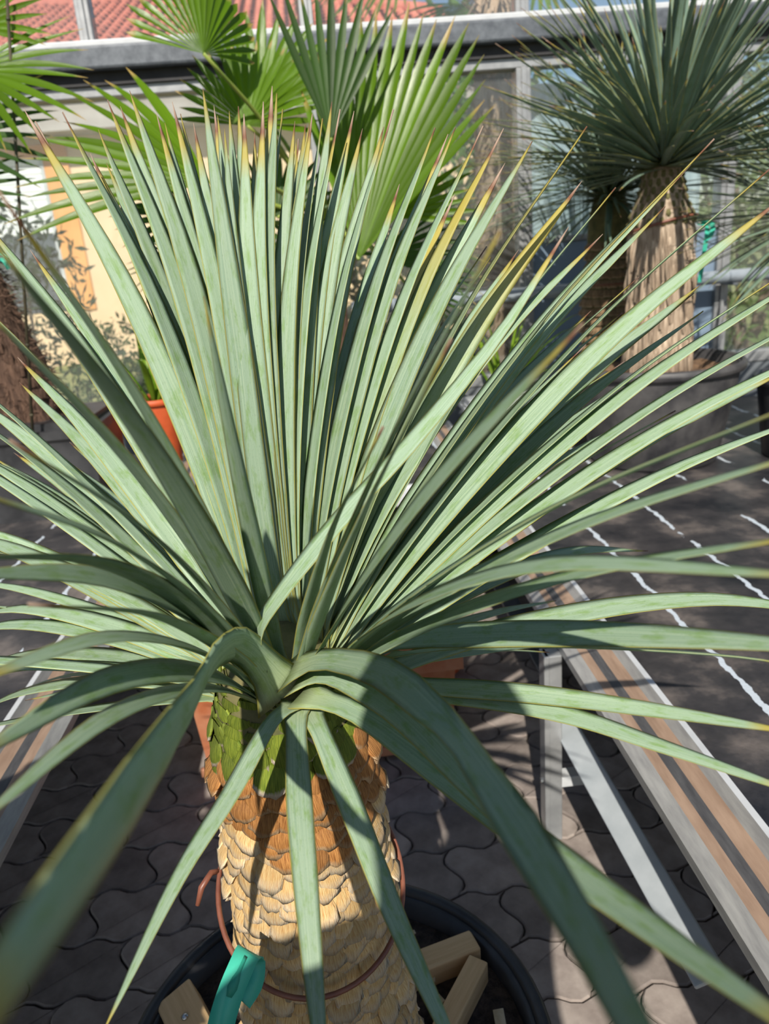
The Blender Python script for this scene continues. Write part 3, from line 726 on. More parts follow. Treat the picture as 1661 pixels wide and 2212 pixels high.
tp = catmull([atd(545, 2062, .972), atd(536, 2058, .958), atd(521, 2088, .948), atd(496, 2150, .945), atd(474, 2230, .952), atd(462, 2330, .975)], 18)
strip(tp, sd, .0275).build('tag_strip', M['teal'], tg_, True)
tp2 = catmull([atd(545, 2062, .972), atd(548, 2080, .985), atd(545, 2120, .985), atd(520, 2160, .972)], 10)
strip(tp2, sd, .0255).build('tag_loop', M['teal'], tg_, True)
sp_ = [tp[i] for i in range(5, 12)]
nn_ = (CAM - tp[8]).normalized() * .0012
strip([p + nn_ for p in sp_], sd, [.004, .004, .004, .0045, .009, .011, .006], .0003).build('keyhole_slot', M['teal_dark'], tg_, True)

# ================================================================== TROUGH + loose terracotta behind the trunk
tr_ = empty('trough_planter', (-.11, 2.0, 0)); tag(tr_, 'long weathered terracotta trough on the paving behind the scaly trunk', 'planter')
def taper_box(w0, w1, d0, d1, z0, z1, th):
    mb = MB(); vs_ = []
    for (w_, d_, z_) in ((w0, d0, z0), (w1, d1, z1), (w1 - th, d1 - th, z1), (w0 - th, d0 - th, z0 + th)):
        vs_ += [(-w_/2, -d_/2, z_), (w_/2, -d_/2, z_), (w_/2, d_/2, z_), (-w_/2, d_/2, z_)]
    fs = [(0, 3, 2, 1), (12, 13, 14, 15)]
    for L in range(3):
        for k in range(4): k2 = (k + 1) % 4; fs.append((L*4+k, L*4+k2, (L+1)*4+k2, (L+1)*4+k))
    return mb.add(vs_, fs)
b_ = taper_box(.76, .80, .30, .34, .02, .33, .03); o = b_.build('trough_body', M['trough'], tr_); o.location = (0, .17, 0)
b_ = taper_box(.84, .84, .38, .38, .30, .345, .08); o = b_.build('rim', M['trough'], tr_); o.location = (0, .17, 0)
for sx in (-.3, .3):
    b_ = MB(); b_.cbox((sx - .05, .05, 0), (sx + .05, .29, .025), .004); b_.build('foot', M['trough'], tr_)
b_ = MB(); b_.box((-.36, .04, .27), (.36, .30, .285)); b_.build('soil', M['soilbrown'], tr_)
b_ = MB(); b_.cbox((-.40, -.015, .02), (.40, .0, .05), .004); b_.build('base_band', M['trough'], tr_)
def terracotta(x, y, z0, rt, h, label, grp='terracotta pots', soil=True):
    return round_pot('terracotta_pot', label, (x, y), z0, rt, rt * .70, h, M['terracotta'], M['soilbrown'] if soil else None, .03, .012, .03, n=36)
terracotta(.05, 2.62, 0, .13, .22, 'terracotta pot standing on the paving behind the trough')
terracotta(.31, 2.50, 0, .10, .17, 'smaller terracotta pot on the paving beside the cross bench leg')
terracotta(-.82, 3.62, BZ, .115, .33, 'bright terracotta pot with lime-green leaves beside the fibrous palm')
terracotta(.09, 3.45, BZ, .14, .26, 'terracotta pot under the big fan palm on the cross bench')

# ================================================================== OTHER YUCCAS
def far_leaf_meshes(L, wd):
    out = []
    for k in range(6):
        rr = random.Random(90 + k); a = rr.uniform(.01, .06)
        pts = catmull([V((0, 0, 0)), V((L * .35, 0, a * L)), V((L * .7, rr.uniform(-.01, .01), a * L * .9)), V((L, 0, rr.uniform(-.03, .02) * L))], 8)
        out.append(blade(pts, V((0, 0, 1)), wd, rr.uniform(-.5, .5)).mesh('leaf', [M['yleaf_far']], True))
    return out
def crown(root, top, count, L, wd, e0, e1, seed, lean=V((0, 0, 0)), skirt=0, azr=None):
    ms = far_leaf_meshes(L, wd); rr = random.Random(seed)
    for i in range(count):
        az = rr.uniform(0, 2 * math.pi) if azr is None else rr.uniform(*azr)
        q = (i + .5) / count; s = math.sin(R(e0)) + (math.sin(R(e1)) - math.sin(R(e0))) * q; e = math.asin(s) + rr.gauss(0, .06)
        d = V((math.cos(az) * math.cos(e), math.sin(az) * math.cos(e), math.sin(e))) + lean; d.normalize()
        o = put('leaf', ms[i % 6], root)
        y = V((0, 0, 1)).cross(d).normalized() if abs(d.z) < .999 else V((0, 1, 0)); z = d.cross(y)
        h = V((d.x, d.y, 0)) * .05
        sc = rr.uniform(.86, 1.06); p = top + h + V((0, 0, .05 * s - .02))
        o.matrix_local = Matrix(((d.x * sc, y.x * sc, z.x * sc, p.x), (d.y * sc, y.y * sc, z.y * sc, p.y), (d.z * sc, y.z * sc, z.z * sc, p.z), (0, 0, 0, 1)))
def strip_scale(seed, W, H, lift):
    rr = random.Random(seed); vs_ = [(-W * .6, .002, 0), (W * .6, .002, 0), (-W, -lift * .6, -H * .6), (W, -lift * .6, -H * .6), (-W * .45 + rr.uniform(-.3, .3) * W, -lift, -H), (W * .45, -lift, -H * rr.uniform(.9, 1.05)), (0, -lift * 1.1 - .003, -H * .55)]
    return MB().add(vs_, [(0, 2, 6), (0, 6, 1), (1, 6, 3), (2, 4, 6), (4, 5, 6), (5, 3, 6), (0, 1, 3, 5, 4, 2)], 0, [(.2, 1), (.8, 1), (0, .4), (1, .4), (.3, 0), (.7, 0), (.5, .5)])
# stout pale trunk
PC = V((1.30, 2.98, 0))
pr = round_pot('plant_pot', 'dusty black round pot holding the stout pale-trunked yucca', (PC.x, PC.y), BZ, .325, .25, .40, M['potgrey'], M['soilbrown'], .045, .02, .04)
y2 = empty('yucca_plant', (PC.x, PC.y, BZ + .355)); tag(y2, 'tall yucca with stout pale fibrous trunk in dusty black pot on bench', 'yucca')
b0 = ony(1415, 785, PC.y - .1) ; t0 = ony(1440, 350, PC.y)
def trunk_axis(z): return V((.01 + .03 * (z - .3), 0, 0))
prf = [(.135, -.02), (.128, .08), (.118, .22), (.118, .38), (.122, .52), (.112, .62), (.085, .68), (.07, .76), (.05, .80)]
zs = t0.z - (BZ + .355)
prf = [(r, z * zs / .80) for r, z in prf]
mb = MB(); mb.lathe(prf, 48, wob=.06); tk = mb.build('trunk', M['thatch'], y2, True)
rr = random.Random(5)
def prad(z, P):
    for (r0, z0), (r1, z1) in zip(P[:-1], P[1:]):
        if z <= z1: return r0 + (r1 - r0) * (z - z0) / (z1 - z0)
    return P[-1][0]
ss = [strip_scale(i, .011, .115, .010).mesh('dry_leaf_strip', [M['thatch']], False) for i in range(5)]
for i in range(170):
    z = rr.uniform(.10, .66) * zs / .8; az = rr.uniform(math.pi, 2 * math.pi) + rr.uniform(-.35, .35); r = prad(z, prf)
    o = put('dry_leaf_strip', ss[i % 5], tk); o.location = (r * math.cos(az), r * math.sin(az), z); o.rotation_euler = (rr.uniform(-.04, .02), rr.uniform(-.06, .06), az + math.pi / 2); o.scale = (rr.uniform(.6, 1.2), 1, rr.uniform(.7, 1.5))
ss = [strip_scale(20 + i, .010, .026, .009).mesh('leaf_base', [M['core']], False) for i in range(4)]
for j in range(7):
    for k in range(16):
        z = (.60 + j * .028) * zs / .8; az = 2 * math.pi * (k + .5 * (j % 2)) / 16; r = prad(z, prf) + .004
        o = put('leaf_base', ss[(j + k) % 4], tk); o.location = (r * math.cos(az), r * math.sin(az), z); o.rotation_euler = (.25, 0, az + math.pi / 2)
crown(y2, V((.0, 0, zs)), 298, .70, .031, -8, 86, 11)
# its wire and tag
mb = MB(); pts = []
for k in range(49):
    a = 2 * math.pi * k / 48; z = 1.50 + .02 * math.cos(a) - .02 * math.sin(a) - (BZ + .355); r = prad(z, prf) + .012; pts.append((r * math.cos(a), r * math.sin(a), z))
mb.tube(pts, .005, 6, caps=False); w2 = mb.build('tie_wire', M['wire'], None, True); w2.location = y2.location; tag(w2, 'red-brown wire around the stout pale fibrous trunk', 'wire')
pt = ony(1517, 490, PC.y - .02); t2 = empty('plant_tag', pt); tag(t2, 'teal plastic tag hanging from the stout pale trunk', 'plant tag'); TO = pt.copy()
strip(catmull([pt + V((-.02, 0, .01)), pt + V((.012, -.01, .0)), pt + V((.006, -.02, -.06)), pt + V((-.004, -.01, -.20))], 10), V((1, .3, 0)), .02).build('tag_strip', M['teal'], t2)
strip(catmull([pt + V((.0, .01, .015)), pt + V((.03, -.015, .008)), pt + V((.022, -.03, -.03)), pt + V((.004, -.022, -.045))], 8), V((.6, -.6, 0)), .018).build('tag_loop', M['teal'], t2)
# slimmer scaly yucca behind
PD = V((1.31, 3.55, 0)); PDz = BZ
pr2 = round_pot('plant_pot', 'black round pot of the slim scaly yucca behind the stout one', (PD.x, PD.y), BZ, .20, .16, .34, M['potblack'], M['soilbrown'], .04, .014, .03)
y3 = empty('yucca_plant', (PD.x, PD.y, BZ + .30)); tag(y3, 'slimmer dark yucca with brown scaly trunk standing behind the stout-trunked one', 'yucca')
ztop = ony(1360, 410, PD.y).z - (BZ + .30)
prf3 = [(.10, -.02), (.115, .15 * ztop), (.12, .4 * ztop), (.098, .6 * ztop), (.092, .85 * ztop), (.06, ztop)]
mb = MB(); mb.lathe(prf3, 32); tk3 = mb.build('trunk', M['core'], y3, True)
ss = [strip_scale(50 + i, .015, .034, .013).mesh('leaf_base', [M['sc_dull']], False) for i in range(4)]
j = 0; z = .03
while z < ztop:
    for k in range(22):
        az = math.pi + math.pi * (k + .5 * (j % 2)) / 22; r = prad(z, prf3) + .003
        if j * 22 + k < 298:
            o = put('leaf_base', ss[(j * 3 + k) % 4], tk3); o.location = (r * math.cos(az), r * math.sin(az), z); o.rotation_euler = (random.uniform(-.1, .15), random.uniform(-.1, .1), az + math.pi / 2)
    z += .040; j += 1
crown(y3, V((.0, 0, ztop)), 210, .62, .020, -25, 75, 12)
mb = MB(); pts = []
for k in range(33):
    a = 2 * math.pi * k / 32; z = .49 * ztop; r = prad(z, prf3) + .015; pts.append((r * math.cos(a), r * math.sin(a), z))
mb.tube(pts, .004, 6, caps=False); w3 = mb.build('tie_wire', M['wire'], None, True); w3.location = y3.location; tag(w3, 'red-brown wire around the slim brown scaly trunk', 'wire')
# yucca whose crown enters at the right edge
PE = V((1.86, 2.80, 0))
pr3 = round_pot('plant_pot', 'black round pot at the far end of the right bench beside dusty pot', (PE.x, PE.y), BZ, .22, .17, .32, M['potblack'], M['soilbrown'], .04, .014, .03)
y4 = empty('yucca_plant', (PE.x, PE.y, BZ + .28)); tag(y4, 'lower yucca beside the stout-trunked one, its crown level with that trunk', 'yucca')
mb = MB(); mb.lathe([(.09, -.02), (.085, .2), (.08, .56), (.05, .64)], 28); tk4 = mb.build('trunk', M['core'], y4, True)
for j in range(13):
    for k in range(18):
        az = 2 * math.pi * (k + .5 * (j % 2)) / 18
        o = put('leaf_base', ss[(j * 3 + k) % 4], tk4); o.location = (.086 * math.cos(az), .086 * math.sin(az), .05 + j * .045); o.rotation_euler = (0, 0, az + math.pi / 2)
crown(y4, V((0, 0, .64)), 220, .56, .022, -30, 80, 13)

# ================================================================== FAN PALMS
def leaflet(H, D, nrm, L, wfused, wmax, droop, fold, org, mat, parent, split=.45, curl=0):
    n = 9; vs_, fs, uv = [], [], []
    S = D.cross(nrm).normalized()
    for i in range(n + 1):
        t = i / n; r = L * t
        if t < split: w_ = wfused * r * 2
        else:
            u = (t - split) / (1 - split); w_ = (wfused * L * split * 2) * max(.03, (1 - u ** 1.7))
        c = H + D * r + V((0, 0, -1)) * (droop * L * max(0, t - .25) ** 2) + nrm * (curl * L * t * t)
        f = fold * w_
        for (x, zz) in ((-.5, 0), (0, -1), (.5, 0)): vs_.append(c + S * x * w_ + nrm * zz * f - org); uv.append((x + .5, t))
    for i in range(n):
        for k in range(2): a = i * 3 + k; fs.append((a, a + 1, a + 4, a + 3))
    return MB().add(vs_, fs, 0, uv).build('leaflet', mat, parent, True)
def fan(root, base, H, tip, nrm, spread, n, mat, droop=.12, split=.45, fold=.28, cup=.25, a_off=0, lenk=.25, seed=1, sag=.06):
    """one frond: petiole (part) with its leaflets (sub-parts); H = hastula, tip = end of the middle leaflet"""
    rr = random.Random(seed); O = V(root.location)
    base, H, tip = V(base), V(H), V(tip)
    mid = (base + H) / 2 + V((0, 0, sag)); pts = catmull([base - O, mid - O, H - O], 10)
    mb = MB(); mb.tube(pts, [.011 - .005 * i / 10 for i in range(11)], 6); p = mb.build('frond_stalk', M['petiole'], root, True)
    D = (tip - H); L = D.length; D.normalize(); nrm = (nrm - D * nrm.dot(D)).normalized(); S = D.cross(nrm)
    da = 2 * spread / n
    for i in range(n):
        a = -spread + da * (i + .5) + a_off
        d = (D * math.cos(a) + S * math.sin(a)); d = (d + nrm * (cup * (a / 1.6) ** 2)).normalized()
        nn = (nrm - d * nrm.dot(d)).normalized()
        ll = L * (1 - lenk * (a / 1.7) ** 2) * rr.uniform(.92, 1.05)
        leaflet(H, d, nn, ll, math.tan(da / 2) * 1.04, 0, droop * rr.uniform(.6, 1.5), fold, O, mat, p, split * rr.uniform(.92, 1.08))
    return p
tcm = lambda p: (CAM - V(p)).normalized()
# large fan palm on the cross bench
FP = V((.09, 3.45, BZ + .23)); fp = empty('fan_palm', FP); tag(fp, 'big glossy fan palm rising behind the scaly-trunked yucca', 'palm')
mb = MB(); pts = [V((0, 0, -.02)), V((-.02, -.03, .25)), V((-.03, -.10, .55)), V((-.05, -.18, .80))]
mb.tube(catmull(pts, 12), [.05 - .018 * i / 12 for i in range(13)], 12); mb.build('stem', M['fibre'], fp, True)
cr = FP + V((-.05, -.18, .78))
def F(hx, hy, hY, tx, ty, tY, spread, n, mat='palm', nr=None, **kw):
    H = ony(hx, hy, hY); T = ony(tx, ty, tY); nn = tcm(H) if nr is None else (tcm(H) + V(nr)).normalized()
    return fan(fp, cr, H, T, nn, R(spread), n, M[mat], **kw)
F(440, 116, 2.75, 425, -75, 2.85, 70, 20, 'palm', (.3, 0, .0), droop=.03, split=.84, cup=-.9, seed=1, lenk=.1)
F(535, 272, 2.95, 540, 70, 3.05, 84, 20, 'palm', (0, 0, .3), droop=.08, split=.60, cup=-.3, seed=2)
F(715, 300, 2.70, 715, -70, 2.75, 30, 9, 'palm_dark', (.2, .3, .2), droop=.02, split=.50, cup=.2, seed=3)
F(775, 560, 2.75, 872, 10, 2.95, 35, 18, 'palm', (-.40, 0, .75), droop=.05, split=.70, fold=.20, cup=.15, seed=4, a_off=.05, lenk=1.6)
F(455, 395, 2.62, 60, 250, 2.75, 42, 12, 'palm', (.1, 0, .8), droop=.16, split=.48, seed=5, cup=.1)
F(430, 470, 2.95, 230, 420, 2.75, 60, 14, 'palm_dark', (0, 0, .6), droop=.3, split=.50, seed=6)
F(850, 470, 2.85, 1010, 330, 2.80, 45, 11, 'palm', (.3, 0, .3), droop=.10, split=.5, seed=7)
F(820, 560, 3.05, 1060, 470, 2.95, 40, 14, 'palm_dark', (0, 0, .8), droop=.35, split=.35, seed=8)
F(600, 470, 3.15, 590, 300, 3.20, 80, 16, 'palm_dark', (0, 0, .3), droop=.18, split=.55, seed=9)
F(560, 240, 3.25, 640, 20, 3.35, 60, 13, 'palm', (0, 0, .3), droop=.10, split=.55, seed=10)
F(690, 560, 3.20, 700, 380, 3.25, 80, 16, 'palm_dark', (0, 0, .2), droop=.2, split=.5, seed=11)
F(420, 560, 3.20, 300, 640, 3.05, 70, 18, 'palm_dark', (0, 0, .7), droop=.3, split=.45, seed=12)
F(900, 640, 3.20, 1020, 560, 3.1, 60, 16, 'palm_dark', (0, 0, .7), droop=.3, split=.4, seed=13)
# fibrous-trunked palm on the left bench
LP = V((-1.16, 3.08, BZ + .31))
mb = taper_box(.52, .56, .40, .44, 0, .35, .03); sp2 = empty('plant_pot', (-1.19, 3.12, BZ)); tag(sp2, 'square black pot holding the brown fibrous palm trunk', 'plant pot')
mb.build('pot_body', M['potblack'], sp2)
mb = taper_box(.59, .59, .47, .47, .318, .352, .06); mb.build('rim', M['potblack'], sp2)
mb = MB(); mb.box((-.255, -.195, .28), (.255, .195, .312)); mb.build('soil', M['soil'], sp2)
lp = empty('fibre_palm', LP); tag(lp, 'palm with shaggy brown fibrous trunk in the square black pot', 'palm')
mb = MB(); tp_ = [(.115, -.01), (.118, .06), (.108, .16), (.095, .28), (.082, .42), (.070, .58), (.062, .75)]
vs0 = []
mb.lathe(tp_, 36, wob=.25)
mb.v = [(x - .09 * (z / .6), y, z) for x, y, z in mb.v]
ltk = mb.build('trunk', M['fibre'], lp, True)
rr = random.Random(8)
fm = MB()
for i in range(1500):
    z = rr.uniform(0, .70); az = rr.uniform(0, 2 * math.pi); r = prad(z, tp_); c = V((r * math.cos(az) - .09 * z / .6, r * math.sin(az), z))
    d = V((math.cos(az) * .5 + rr.uniform(-.5, .5), math.sin(az) * .5 + rr.uniform(-.5, .5), rr.uniform(-1, .6))).normalized(); l_ = rr.uniform(.02, .07); s = d.orthogonal().normalized() * .0012
    fm.add([c - s, c + s, c + d * l_ * .6 + s + V((0, 0, -.004)), c + d * l_ + V((0, 0, -.012))], [(0, 1, 2, 3)])
tag(fm.build('trunk_fibres', M['fibre'], ltk), kind='stuff')
for i in range(14):
    z = .06 + i * .045; az = -1.6 + (i * 2.4) % 2.6 - 1.3; r = prad(z, tp_)
    mb = MB(); mb.cbox((-.012, -.010, 0), (.012, .006, .04), .004); o = mb.build('cut_stalk', M['fibre'], ltk); o.location = (r * math.cos(az) - .09 * z / .6, r * math.sin(az), z); o.rotation_euler = (.25, 0, az + math.pi / 2)
ltop = LP + V((-.13, 0, .74))
for k, (hx, hy, hY, tx, ty, tY, spd, n_) in enumerate([(-70, 150, 2.85, 190, 190, 2.75, 52, 11), (-60, 60, 2.9, 60, -90, 2.9, 60, 11), (-130, 300, 2.95, 130, 240, 2.9, 40, 9), (-150, 420, 2.9, 60, 420, 2.8, 40, 8)]):
    H = ony(hx, hy, hY); fan(lp, ltop, H, ony(tx, ty, tY), (tcm(H) + V((0, 0, .7))).normalized(), R(spd), n_, M['palm'] if k < 2 else M['palm_dark'], droop=.14, split=.40, seed=30 + k)
cn = MB(); c0, c1 = ony(12, -60, 2.86), ony(47, 860, 2.86); c1.z = BZ + .3; cn.tube([V((0, 0, 0)), c0 - c1], [.006, .005], 8)
for k in range(6):
    q = (c0 - c1) * ((k + .5) / 6); cn.tube([q - V((0, 0, .004)), q + V((0, 0, .004))], .0075, 8)
o = cn.build('support_cane', M['cane'], None, True); o.location = c1; tag(o, 'thin dark support cane standing in the square black pot', 'cane')
pt = ony(8, 552, 2.9); t3 = empty('plant_tag', pt); tag(t3, 'teal plastic tag on the brown fibrous palm trunk', 'plant tag'); TO = pt.copy()
strip(catmull([pt + V((-.05, .06, .01)), pt + V((-.01, .0, .018)), pt + V((.018, .0, -.002)), pt + V((.0, .01, -.03))], 8), V((.2, .2, 1)), .026).build('tag_strip', M['teal'], t3)
strip(catmull([pt + V((-.05, .05, -.02)), pt + V((.0, -.01, -.012)), pt + V((.008, .0, -.045))], 6), V((.4, .2, .6)), .018).build('tag_loop', M['teal'], t3)

# small plants
def strap_plant(name, label, cat, c, z, items, mat, parent_label=None):
    r = empty(name, (c[0], c[1], z)); tag(r, label, cat)
    for k, (az, e, L, wd, a) in enumerate(items):
        h = V((math.cos(az), math.sin(az), 0)); d = h * math.cos(e) + V((0, 0, math.sin(e)))
        pts = catmull([V((0, 0, -.02)) + h * .01, d * L * .4 + V((0, 0, a * L)), d * L * .75 + V((0, 0, a * L * .6)), d * L - V((0, 0, a * L * .4))], 10)
        nr = (-h * math.sin(e) + V((0, 0, 1)) * math.cos(e))
        blade(pts, nr, wd, 0, .3, p=lambda t: .25 + 1.6 * t if t < .35 else max(.02, .81 * (1 - ((t - .35) / .65) ** 1.6))).build('leaf', mat, r, True)
    return r
rr = random.Random(4)
strap_plant('potted_plant', 'lime-leaved young plant in the bright terracotta pot', 'plant', (-.82, 3.62), BZ + .30, [(rr.uniform(0, 6.28), rr.uniform(.5, 1.35), rr.uniform(.3, .5), rr.uniform(.04, .07), .1) for _ in range(11)], M['lime'])
trp = empty('window_box', (.86, 3.72, BZ)); tag(trp, 'white plastic tray planter on the right bench by the stout yucca', 'planter')
mb = taper_box(.36, .42, .14, .18, 0, .13, .012); mb.build('tray_body', M['whitemetal'], trp)
mb = taper_box(.44, .44, .20, .20, .112, .13, .05); mb.build('rim', M['whitemetal'], trp)
mb = MB(); mb.box((-.19, -.07, .09), (.19, .07, .105)); mb.build('soil', M['soilbrown'], trp)
strap_plant('potted_plant', 'bright green leafy plant in the white tray planter', 'plant', (.86, 3.72), BZ + .11, [(rr.uniform(0, 6.28), rr.uniform(.6, 1.4), rr.uniform(.3, .62), rr.uniform(.03, .06), .12) for _ in range(16)], M['lime'])
# unseen bushy plant beside the camera, added to shade the aisle floor
sb = round_pot('plant_pot', 'black round pot of the added shade-casting plant on the near end of the left bench', (-.95, .62), BZ, .15, .12, .24, M['potblack'], M['soil'], .03, .012, .025)
sb.location = (-.87, .08, BZ)
shb = empty('shade_plant', (-.87, .08, BZ + .20)); tag(shb, 'bushy broad-leaved plant added unseen on the near end of the left bench to shade the floor', 'plant')
# heating pipe
hp = empty('heating_pipe', (0, WY - .16, 1.22)); tag(hp, 'pale horizontal heating pipe running along the glazed wall', 'pipe')
mb = MB(); mb.tube([(.15, 0, 0), (3.2, 0, 0)], .034, 14); mb.build('pipe', M['hose'], hp, True)
for x in MULL[4:]:
    mb = MB(); mb.cbox((x - .012, -.03, -.045), (x + .012, .115, -.033), .002); mb.build('pipe_hanger', M['galv'], hp)

# ================================================================== OUTSIDE
def leafcloud(n, cx, cz, rx_, rz_, ry_, size, seed, shell=.3, elong=2.6):
    rr = random.Random(seed); mb = MB()
    for i in range(n):
        while True:
            p = V((rr.uniform(-1, 1), rr.uniform(-1, 1), rr.uniform(-1, 1)))
            if shell < p.length < 1 and noise.noise(p * 2.3 + V((seed, 0, 0))) > -.18: break
        c = V((p.x * rx_, p.y * ry_, cz + p.z * rz_)); d = V((rr.gauss(0, 1), rr.gauss(0, 1), rr.gauss(.3, 1))).normalized(); s = d.orthogonal().normalized(); s = Matrix.Rotation(rr.uniform(0, 6.28), 3, d) @ s
        l_ = size * rr.uniform(.7, 1.3); w_ = l_ / elong
        nn = d.cross(s) * w_ * .15
        mb.add([c, c + d * l_ * .5 + s * w_ * .5 + nn, c + d * l_, c + d * l_ * .5 - s * w_ * .5 + nn], [(0, 1, 2, 3)], 0, [(.5, 0), (1, .4), (.5, .8), (0, .4)])
    return mb
def shrub(name, label, cat, loc, n, cz, rx_, rz_, ry_, size, mat, seed, stems=5, elong=2.6, grp=None):
    r = empty(name, loc); tag(r, label, cat, grp)
    tag(leafcloud(n, 0, cz, rx_, rz_, ry_, size, seed, elong=elong).build('foliage', mat, r), kind='stuff')
    rr = random.Random(seed)
    for k in range(stems):
        a = rr.uniform(0, 6.28); mb = MB(); mb.tube(catmull([V((0, 0, -.02)), V((math.cos(a) * rx_ * .2, math.sin(a) * ry_ * .2, cz * .5)), V((math.cos(a) * rx_ * .55, math.sin(a) * ry_ * .5, cz + rz_ * .45))], 6), [.03 * (1 - .8 * i / 6) * (cz + rz_) / 2 for i in range(7)], 6); mb.build('stem', M['bark'], r, True)
    return r
tag(leafcloud(1900, 0, .30, .46, .30, .44, .11, 31, shell=.1, elong=2.0).build('foliage', M['tree'], shb), kind='stuff')
for k in range(5):
    a = k * 1.3; mb = MB(); mb.tube(catmull([V((0, 0, -.02)), V((math.cos(a) * .08, math.sin(a) * .08, .15)), V((math.cos(a) * .22, math.sin(a) * .22, .40))], 6), .006, 6); mb.build('stem', M['bark'], shb, True)
p = ony(95, 560, 6.2); shrub('olive_shrub', 'grey-green olive shrub before the shuttered house window', 'shrub', (p.x - .25, 6.2, 0), 900, 1.35, .55, .75, .4, .10, M['shrub'], 3, elong=3.4)
p = ony(215, 650, 5.4); shrub('round_bush', 'pale green bush outside below the orange window surround', 'shrub', (p.x + .05, 5.4, 0), 2200, .62, .42, .60, .35, .06, M['hedge'], 4)
p = ony(60, 700, 5.0); shrub('round_bush', 'dark bush outside behind the brown fibrous palm trunk', 'shrub', (p.x - .35, 4.95, 0), 1500, .55, .45, .5, .3, .08, M['shrub'], 14)
p = ony(985, 330, 9.0); shrub('broadleaf_tree', 'leafy tree outside seen through the middle pane', 'tree', (p.x, 9.0, 0), 3600, 2.3, 1.15, 1.5, 1.0, .17, M['tree'], 5)
p = ony(1640, 350, 8.0); shrub('broadleaf_tree', 'pale green tree outside beyond the right door post', 'tree', (p.x, 8.0, 0), 4200, 2.0, 1.5, 1.9, 1.0, .14, M['hedge'], 6)
p = ony(900, 640, 5.6); shrub('round_bush', 'dark low bush outside at the foot of the shaggy palm', 'shrub', (p.x - .1, 5.1, 0), 3200, .95, .5, .92, .3, .09, M['shrub'], 16)
p = ony(520, 640, 5.8); shrub('round_bush', 'dark low bush outside behind the big fan palm', 'shrub', (p.x + .1, 6.0, 0), 3600, .95, .75, .92, .4, .09, M['shrub'], 17)
# shaggy palm outside
p = ony(1078, 400, 5.6); op = empty('shaggy_palm', (p.x, 5.6, 0)); tag(op, 'shaggy tan palm trunk outside behind the middle pane', 'palm')
mb = MB(); mb.lathe([(.17, -.02), (.15, .8), (.145, 1.6), (.14, 2.4), (.12, 3.0)], 30, wob=.4); otk = mb.build('trunk', M['fibre_pale'], op, True)
fm = MB(); rr = random.Random(21)
for i in range(1800):
    z = rr.uniform(.3, 3.0); az = rr.uniform(0, 6.28); r = .14; c = V((r * math.cos(az), r * math.sin(az), z)); d = V((math.cos(az) * .8, math.sin(az) * .8, rr.uniform(-1.2, .7))).normalized(); l_ = rr.uniform(.05, .14); s = V((-math.sin(az), math.cos(az), 0)) * rr.uniform(.004, .016)
    fm.add([c - s, c + s, c + d * l_ + s * .3, c + d * l_ - s * .4], [(0, 1, 2, 3)])
tag(fm.build('trunk_fibres', M['fibre_pale'], otk), kind='stuff')
ot = V((p.x, 5.6, 3.0))
for k in range(9):
    a = k * .7 + .2; h = V((math.cos(a), math.sin(a), 0)); H = ot + h * .75 + V((0, 0, .32 - .1 * (k % 3)))
    fan(op, ot, H, H + h * .62 + V((0, 0, -.10)), V((0, 0, 1)) - h * .3, R(80), 18, M['lime'] if k % 2 else M['palm'], droop=.4, split=.4, seed=60 + k)
# house
HY = 14.0
hs = empty('house', (0, HY, 0)); tag(hs, 'cream house with red tiled roof outside the glazing', 'house')
def hz(px, py): return ony(px, py, HY)
eave = hz(60, 300).z; wr2 = hz(140, 310); wtop = hz(100, 338).z; wright = hz(104, 400).x; wbot = .9
mb = MB(); mb.box((-11, 0, -.02), (3.2, 6.5, eave)); mb.build('house_wall', M['cream'], hs)
mb = MB(); mb.box((-11.4, -.55, eave), (3.5, 7, eave + .62)); mb.build('eave_band', M['concrete'], hs)
wx0 = wright - 1.9
mb = MB()
fx1 = wr2.x
mb.box((wx0 - .3, -.04, wtop), (fx1, 0.02, wr2.z)); mb.box((wright, -.04, wbot), (fx1, .02, wtop)); mb.box((wx0 - .3, -.04, wbot), (wx0, .02, wtop)); hw_ = mb.build('window_surround', M['orange'], hs)
mb = MB(); mb.box((wx0, -.012, wbot), (wright, -.004, wtop)); mb.build('pane', M['houseglass'], hw_)
for k in range(9):
    zz = wtop - .13 * (k + 1); mb = MB(); mb.cbox((wx0, -.04, zz + .006), (wright, -.014, zz + .13), .01); mb.build('shutter_slat', M['shutter'], hw_)
mb = MB(); mb.box((wright - .06, -.05, wbot), (wright, -.015, wtop)); mb.build('window_frame', M['whitemetal'], hw_)
# second window further right
for (a, b) in ((330, 420),):
    q0, q1 = hz(a, 480), hz(b, 480); mb = MB(); mb.box((q0.x, -.03, 1.2), (q1.x, -.003, q0.z)); w5 = mb.build('window_frame', M['shutter'], hs)
    mb = MB(); mb.box((q0.x + .08, -.04, 1.3), (q1.x - .08, -.031, q0.z - .1)); mb.build('pane', M['houseglass'], w5)
